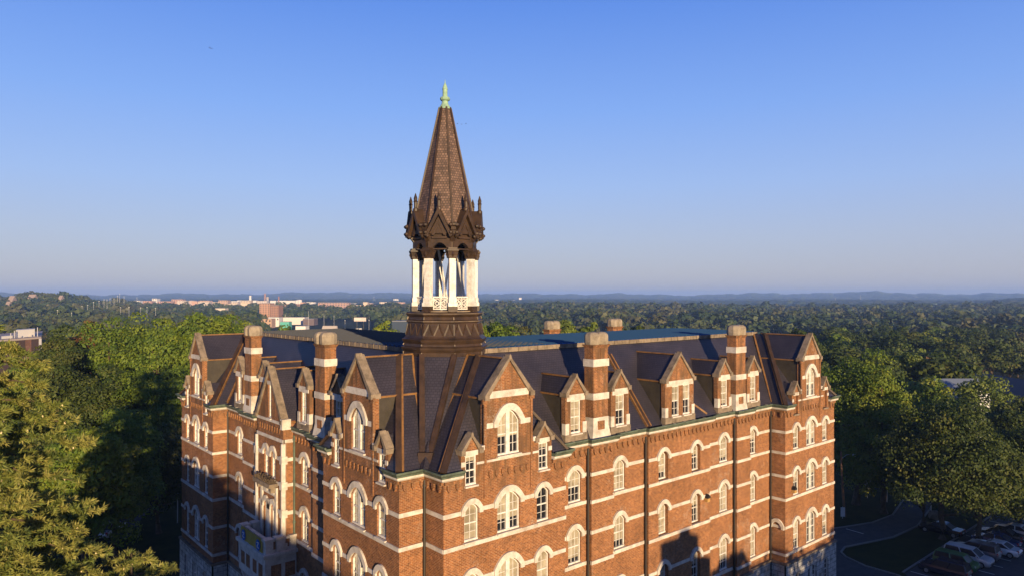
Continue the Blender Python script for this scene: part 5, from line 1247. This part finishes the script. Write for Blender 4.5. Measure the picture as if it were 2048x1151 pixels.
def tank(px0, px1, py0, Y, label, h=None):
    c = W((px0 + px1) / 2, Y); r = (px1 - px0) * Y / F_PX / 2; z1 = -(py0 - HOR) * Y / F_PX; z0 = terr(c[0], c[1]) - 2; e = empty('storage_tank', (c[0], c[1], z0)); tag(e, label, 'storage tank', 'white storage tanks')
    mb = MB(); mb.loft([(r, 0), (r, z1 - z0)], (0, 0), 20, 0, 0, False); mb.build('tank_wall', cm(WH), e)
    mb = MB(); mb.loft([(r * 1.01, z1 - z0), (r * .6, z1 - z0 + r * .12), (.1, z1 - z0 + r * .18)], (0, 0), 20, 0); mb.build('tank_roof', cm((0.8, 0.78, 0.74)), e)
for i, (a, c, y, Y, lb) in enumerate([(593, 604, 599, 2300, 'round white tank right of the distant works'), (590, 597, 600, 2280, 'smaller white tank left of the round one at the distant works'), (1551, 1564, 614.5, 2300, 'biggest white tank, leftmost of the row on the right plain'), (1573, 1589, 614.5, 2350, 'second white tank of the row on the right plain'), (1591, 1600, 615, 2400, 'third white tank of the row on the right plain'), (1606, 1615, 615.3, 2450, 'fourth white tank of the row on the right plain'), (1618, 1627, 615.7, 2480, 'last white tank of the row on the right plain')]): tank(a, c, y, Y, lb)
block(1528, 1552, 611.8, 616, 2600, WH, 'long pale roof behind the biggest white tank', 'industrial building', 0, 0, 25)
block(522, 543, 637, 652, 820, (0.5, 0.34, 0.24), 'square tan commercial building behind the left wing', 'building', 2, 3, 14)
block(513, 523, 634, 643, 850, (0.65, 0.5, 0.4), 'small pinkish building left of the square tan one', 'building', 0, 0, 12)
block(537, 558, 634, 641, 860, WH, 'white shop in front of the twin brick tower', 'shop', 1, 4, 14)
block(560, 578, 643, 649, 760, (0.12, 0.45, 0.38), 'small turquoise kiosk among the far shops', 'kiosk', 0, 0, 10)
block(566, 609, 634, 638.5, 930, (0.7, 0.66, 0.6), 'long low white commercial roof', 'shop', 0, 0, 20)
block(606, 628, 637, 646, 900, (0.16, 0.12, 0.12), 'dark brown commercial building with pale edge', 'shop', 0, 0, 18)
block(591, 611, 651.5, 657, 640, (0.75, 0.72, 0.68), 'white low building beside the far car lot', 'shop', 0, 0, 12)
block(643, 671, 651, 657.5, 600, (0.72, 0.64, 0.5), 'cream house with gabled roof beside the far road', 'house', 1, 4, 10, (0.55, 0.48, 0.4), .35)
block(712, 723, 656, 662, 520, WH, 'white painted sign wall beside the far road', 'wall', 0, 0, 2)
block(784, 816, 642, 664, 480, (0.05, 0.07, 0.1), 'dark blue boxy building behind the tower', 'building', 0, 0, 18)
mb = MB(); pts = [W(590, 640), W(750, 560), W(750, 470), W(600, 520)]; mb.face([(p[0], p[1], terr(p[0], p[1]) + 1.2) for p in pts]); tag(mb.build('far_road', cm((0.32, 0.3, 0.28))), kind='structure')
def billboard():
    Y = 500; c = W(720, Y); z0 = terr(c[0], c[1]); e = empty('billboard', (c[0], c[1], z0)); tag(e, 'white billboard on two posts behind the left wing', 'billboard'); wd = 24 * Y / F_PX / 2; z1 = -(634 - HOR) * Y / F_PX - z0; zb = -(641.5 - HOR) * Y / F_PX - z0; Z = Vector((0, 0, 1))
    mb = MB(); mb.prism([DX * -wd + Z * zb, DX * wd + Z * zb, DX * wd + Z * z1, DX * -wd + Z * z1], DY * .5); mb.build('panel', cm((0.62, 0.52, 0.48)), e)
    mb = MB(); mb.prism([DX * -wd + Z * (zb + 1) - DY * .06, DX * (wd * .2) + Z * (zb + 1) - DY * .06, DX * (wd * .2) + Z * (z1 - .4) - DY * .06, DX * -wd + Z * (z1 - .4) - DY * .06], DY * .05); mb.build('poster', cm((0.75, 0.6, 0.55)), e)
    for a in (-.55, .55):
        mb = MB(); q = DX * wd * a + DY * .8; mb.tube([q, q + Z * (zb + .5)], .3, 8); mb.build('post', 'iron', e)
billboard()
block(1061, 1076, 601.5, 605, 3600, WH, 'left end of the long white works below the hills', 'industrial building', 0, 0, 40)
block(1077, 1112, 602, 605.5, 3600, (0.75, 0.68, 0.62), 'middle of the long white works below the hills', 'industrial building', 0, 0, 40)
block(1112, 1125, 600, 605.5, 3620, WH, 'domed right end of the long white works below the hills', 'industrial building', 0, 0, 40, WH, .4)
block(1038, 1043, 594.5, 603, 3500, WH, 'slim white water tower on the plain', 'water tower', 0, 0, 12)
block(1025, 1034, 599.5, 603, 3500, WH, 'white shed left of the slim white water tower', 'industrial building', 0, 0, 20)
block(988, 997, 598.5, 602, 3600, WH, 'white shed just right of the belfry on the plain', 'industrial building', 0, 0, 20)
block(1946, 1987, 608, 613, 1900, (0.78, 0.7, 0.64), 'long pale hangar roof on the right plain', 'industrial building', 0, 0, 30)
block(2000, 2018, 605.5, 610, 2000, (0.75, 0.62, 0.54), 'pale pinkish shed right of the long hangar', 'industrial building', 0, 0, 25)
block(2038, 2060, 607, 611.5, 1950, WH, 'white shed at the right edge of the plain', 'industrial building', 0, 0, 25)
block(1505, 1520, 637, 642.5, 900, (0.62, 0.5, 0.4), 'tan house in the woods above the far right roof', 'house', 1, 3, 10, (0.45, 0.36, 0.3), .4)
block(1541, 1548, 632.5, 638, 940, (0.75, 0.7, 0.6), 'small cream gable in the woods right of the tan house', 'house', 0, 0, 8, (0.7, 0.62, 0.5), .5)
block(1488, 1492, 632, 638, 940, (0.65, 0.48, 0.36), 'narrow tan gable in the woods left of the tan house', 'house', 0, 0, 8, (0.5, 0.4, 0.3), .5)
block(1731, 1740, 616.5, 619, 1500, WH, 'tiny white roof in the woods at right', 'house', 0, 0, 12)
block(1276, 1283, 616.5, 619.5, 1600, WH, 'tiny white house on the wooded plain right of the rear chimneys', 'house', 0, 0, 12)
block(1112, 1115, 630, 633.5, 1100, WH, 'tiny white gable above the left rear chimney', 'house', 0, 0, 6)
block(1133, 1136, 630, 633.5, 1100, WH, 'tiny white gable right of the one above the left rear chimney', 'house', 0, 0, 6)
p = W(1959, 1150); z1 = -(618.5 - HOR) * 1150 / F_PX; z0 = terr(p[0], p[1]); e = empty('church_steeple', (p[0], p[1], z0)); tag(e, 'slim white steeple rising from the woods at right', 'steeple')
mb = MB(); mb.loft([(1.6, 0), (1.6, (z1 - z0) * .62)], (0, 0), 4); mb.build('tower', cm(WH), e); mb = MB(); mb.loft([(1.75, (z1 - z0) * .62), (.1, z1 - z0)], (0, 0), 8); mb.build('spire', cm(WH), e)
# houses on the wooded hill and pale poles at its foot
for a, c, y0, y1, Y, cl, lb in [(54, 67, 588, 595, 1150, (0.6, 0.42, 0.3), 'big tan house on top of the wooded hill'), (15, 24, 591, 595, 1150, (0.5, 0.4, 0.32), 'brown house left of the big tan one on the hill'), (115, 121, 590, 594.5, 1150, WH, 'white house at the right shoulder of the hill'), (34, 43, 620, 625, 900, (0.5, 0.42, 0.48), 'lilac grey house low on the hill'), (8, 15, 602, 605, 1000, WH, 'small white house low on the left slope of the hill'), (172, 186, 599, 602.5, 1500, CRM, 'cream houses on the low rise right of the hill'), (190, 198, 606, 610, 1200, CRM, 'cream house among the pale poles')]:
    block(a, c, y0, y1, Y, cl, lb, 'house', 0, 0, 12, (0.35, 0.27, 0.22), .35, 'hillside_house')
lp = None
for i, (px, y0, y1, Y) in enumerate([(187, 603, 616, 900), (198, 601, 612, 950), (175, 609, 616, 850), (164, 611, 617, 850), (208, 598, 606, 1050), (214, 598, 606, 1050), (220, 596, 604, 1100), (228, 596, 604, 1100), (235, 590, 606, 1300), (239, 587, 606, 1300), (248, 592, 605, 1300), (274, 594, 604, 1500), (241, 613, 625, 800), (258, 613, 625, 780), (281, 614, 625, 780), (294, 613, 625, 780), (311, 615, 625, 780), (143, 624, 633, 640), (115, 619, 628, 680), (648, 630, 648, 700), (668, 630, 650, 690), (690, 639, 658, 560), (617, 622, 634, 900), (571, 628, 643, 850), (738, 638, 658, 480), (1578, 598, 606, 3000), (1671, 595, 604, 3000), (748, 593, 599, 3500), (1721, 590, 604, 3000)]):
    p = W(px, Y); z0 = terr(p[0], p[1]); z1 = -(y0 - HOR) * Y / F_PX; h = z1 - z0
    if lp is None:
        lp = empty('light_pole', (0, 0, 0)); mb = MB(); mb.tube([(0, 0, 0), (0, 0, 1)], [.009, .006], 6, 0); mb.build('pole', 'sign_white', lp); mb = MB(); mb.box(-.04, .04, -.01, .01, .975, .99); mb.build('pole_head', 'sign_white', lp); o = lp
    else: o = copy_tree(lp)
    o.location = (p[0], p[1], z0); s = .9 * Y / 850; o.scale = (16 * s, 16 * s, h); tag(o, 'thin pale pole standing among the far trees and roofs', 'pole', 'pale poles of the far town')
# flat roofed building at the left edge
e = empty('flat_roof_building', W(40, 205)); e.location.z = GZ - 2; tag(e, 'long flat roofed brown brick building with white roof plant at the left edge', 'building')
c0 = Vector(W(82, 200)); c0.z = 0; el = Vector(e.location); zr = -(676 - HOR) * 200 / F_PX
ax = (Vector(W(0, 186)) - Vector(W(82, 200))); ax.z = 0; ax.normalize(); ay = (Vector(W(85, 240)) - Vector(W(82, 200))); ay.z = 0; ay.normalize(); Z = Vector((0, 0, 1))
def obx(mb, a0, a1, t0, t1, z0, z1_): mb.hexa([c0 + ax * a + ay * t_ + Z * z - el for z in (z0, z1_) for a, t_ in ((a0, t0), (a1, t0), (a1, t1), (a0, t1))])
mb = MB(); obx(mb, 0, 60, 0, 40, GZ - 3, zr); mb.build('wall', cm((0.09, 0.06, 0.055)), e)
mb = MB(); obx(mb, -.15, 60, -.15, 40, zr + .003, zr + .5); mb.build('roof', cm((0.5, 0.42, 0.36)), e)
mb = MB(); obx(mb, 3.5, 5.6, -.12, .5, GZ, zr - .002); mb.build('brick_pier', 'neighbour_brick', e)
mb = MB(); obx(mb, -.2, .8, -.22, .6, GZ, zr - .004); mb.build('white_pier', cm(WH), e)
mb = MB(); obx(mb, 2.4, 9.2, 6, 12, zr + .5, zr + 2.6); mb.build('plant_room', cm((0.78, 0.75, 0.7)), e)
mb = MB(); obx(mb, 9.8, 14, 5, 9, zr + .5, zr + 1.2); mb.build('plant_room', cm((0.7, 0.68, 0.64)), e)
for a, t_, h in ((1.2, 4, 2.6), (3.4, 5, .6), (6.2, 3, .5), (10.6, 3, 1.5), (9.4, 4, 2.0), (7.5, 4, .6)): mb = MB(); obx(mb, a, a + .35, t_, t_ + .35, zr + .5, zr + .5 + h); mb.build('roof_vent', cm(WH), e)
# long dark roofed hall and the white truck at right
e = empty('long_roof_hall', W(2000, 205)); e.location.z = GZ - 3; tag(e, 'long low hall with a dark blue roof and pale walls behind the right trees', 'hall'); el = Vector(e.location)
c0 = Vector(W(1912, 218)); c0.z = 0; ax = (Vector(W(2120, 172)) - Vector(W(1912, 218))); ax.z = 0; Lh = ax.length + 30; ax.normalize(); ay = Vector((-ax.y, ax.x, 0)); ze = -(757 - HOR) * 190 / F_PX; zp = -(726 - HOR) * 205 / F_PX
if ay.dot(DY) < 0: ay = -ay
mb = MB(); obx(mb, 0, Lh, 0, 26, GZ - 4, ze); mb.build('wall', cm((0.5, 0.52, 0.55)), e)
mb = MB(); q = [c0 + ax * -.6 + ay * t_ + Z * z - el for t_, z in ((-.7, ze), (13, zp), (26.7, ze))]; mb.prism(q, ax * (Lh + 1)); mb.build('roof', cm((0.035, 0.045, 0.075)), e)
for k in range(4): mb = MB(); obx(mb, 6 + 11 * k, 12 + 11 * k, -.05, .1, GZ - 3, ze - 1.2); mb.build('loading_door', cm((0.3, 0.33, 0.4)), e)
e = empty('box_truck', W(1817, 150)); e.location.z = terr(e.location.x, e.location.y); tag(e, 'white box truck parked in the shade beyond the olive trees at right', 'truck')
mb = MB(); mb.box(-3.2, 1.8, -1.2, 1.2, .9, 3.6); mb.build('cargo_box', cm((0.75, 0.76, 0.78)), e)
mb = MB(); mb.hexa([(1.85, -1.1, .6), (3.6, -1.1, .6), (3.6, 1.1, .6), (1.85, 1.1, .6), (1.85, -1.05, 2.6), (2.8, -1.05, 2.6), (2.8, 1.05, 2.6), (1.85, 1.05, 2.6)]); mb.build('cab', cm((0.6, 0.62, 0.66)), e)
for x in (-2, 2.6):
    for sg in (-1, 1): mb = MB(); mb.tube([(x, sg * .85, .5), (x, sg * 1.15, .5)], .5, 14); mb.build('wheel', 'tyre', e)
e = empty('white_house', W(1930, 140)); e.location.z = terr(e.location.x, e.location.y); tag(e, 'low white building half hidden under the pale fresh green tree', 'house')
mb = MB(); q = lambda a, t_, z: DX * a + DY * t_ + Z * z; zw = -(776 - HOR) * 140 / F_PX - e.location.z
mb.hexa([q(-4, 0, 0), q(5, 0, 0), q(5, 7, 0), q(-4, 7, 0), q(-4, 0, zw), q(5, 0, zw), q(5, 7, zw), q(-4, 7, zw)]); mb.build('wall', cm((0.62, 0.64, 0.66)), e)
mb = MB(); mb.prism([q(-4.4, -.5, zw), q(-4.4, 3.5, zw + 1.6), q(-4.4, 7.5, zw)], DX * 9.8); mb.build('roof', cm((0.2, 0.24, 0.3)), e)

# ---------------------------------------------------------------- birds
for i, (px, py) in enumerate([(914, 247.5), (923, 248.5), (933, 247.5), (420, 96), (423, 98)]):
    p = W(px, 120, py); e = empty('bird', p, None, i * 1.1); tag(e, 'tiny dark bird in flight right of the spire' if i < 3 else 'tiny dark bird in flight high in the left sky', 'bird', 'birds right of the spire' if i < 3 else 'birds high in the left sky')
    mb = MB(); mb.loft([(.005, -.0), (.04, .04), (.045, .1), (.03, .16), (.005, .2)], (0, 0), 6); b_ = mb.build('body', 'iron', e); b_.rotation_euler = (0, math.radians(90), 0)
    for sg in (-1, 1): mb = MB(); mb.prism([(.05, 0, 0), (.14, 0, 0), (.10, sg * .2, .06), (.04, sg * .23, .05)], (0, 0, .012)); mb.build('wing', 'iron', e)

# ---------------------------------------------------------------- what stands behind the camera and shades the lower walls
e = empty('neighbour_hall', (26.2, -30, GZ)); tag(e, 'stepped brick neighbour hall behind the viewpoint that shades the lower right wall', 'hall'); el = Vector(e.location)
mb = MB(); mb.box(-1.9, 1.8, 1, 5, 0, 16.7); mb.box(-8, -1.91, 1, 4.98, 0, 13.8); mb.box(1.81, 3.8, 1, 4.98, 0, 14.6); mb.build('wall', 'neighbour_brick', e)
mb = MB(); mb.box(-2.0, 1.9, .9, 5.1, 16.71, 16.9); mb.build('roof', 'slate', e); mb = MB(); mb.box(.2, 1.3, 3, 4.2, 16.91, 17.5); mb.build('chimney', 'neighbour_brick', e)
k = 0
for u, v, H, s in [(x, -26 + 3 * math.sin(x), 12.6 + 1.0 * math.sin(x * 1.7), 1.0) for x in np.arange(34, 128, 6.5)] + [(x, -30 + 3 * math.sin(x), 12.6, 1.0) for x in np.arange(-8, 12, 6.5)] + [(-13.5 + 2 * math.sin(y), y, 23.8 if y > -42 else (22.2 if y > -56 else 18.5), 1.5) for y in np.arange(-64, -17, 4.4)] + [(-26, y, 22, 1.4) for y in np.arange(-30, 30, 9.0)] + [(-45, y, 22, 1.4) for y in np.arange(-20, 60, 9.0)]:
    o = copy_tree(protos[k % 6]); k += 1; base_h = [13, 14, 15, 12, 15, 11][(k - 1) % 6]
    o.location = (u, v, GZ); o.scale = (s, s, H / base_h); o.rotation_euler = (0, 0, u + v); tag(o, 'shade tree standing behind the viewpoint', 'tree', 'shade trees behind the viewpoint')
# ---------------------------------------------------------------- haze
hz = bpy.data.materials.new('haze'); hz.use_nodes = True; N = hz.node_tree.nodes; N.remove(N['Principled BSDF'])
pv = N.new('ShaderNodeVolumePrincipled'); pv.inputs['Color'].default_value = (0.31, 0.51, 0.98, 1); pv.inputs['Density'].default_value = 1.5e-4; pv.inputs['Anisotropy'].default_value = 0.0
hz.node_tree.links.new(pv.outputs[0], N['Material Output'].inputs['Volume']); M['haze'] = hz
mb = MB(); mb.box(-9700, 9700, -9700, 9700, -62, 58); tag(mb.build('haze', 'haze'), kind='stuff')

# every surface a shade darker, so that with the longer exposure sun and shade part as in the photograph
for m_ in bpy.data.materials:
    if not m_.use_nodes: continue
    for n_ in list(m_.node_tree.nodes):
        key = {'BSDF_PRINCIPLED': 'Base Color', 'BSDF_TRANSLUCENT': 'Color'}.get(n_.type)
        if not key: continue
        k_ = 0.74
        if n_.inputs[key].links:
            src = n_.inputs[key].links[0].from_socket; hv = m_.node_tree.nodes.new('ShaderNodeHueSaturation'); hv.inputs['Value'].default_value = k_
            m_.node_tree.links.new(src, hv.inputs['Color']); m_.node_tree.links.new(hv.outputs[0], n_.inputs[key])
        else:
            c_ = n_.inputs[key].default_value; n_.inputs[key].default_value = (c_[0] * k_, c_[1] * k_, c_[2] * k_, 1)
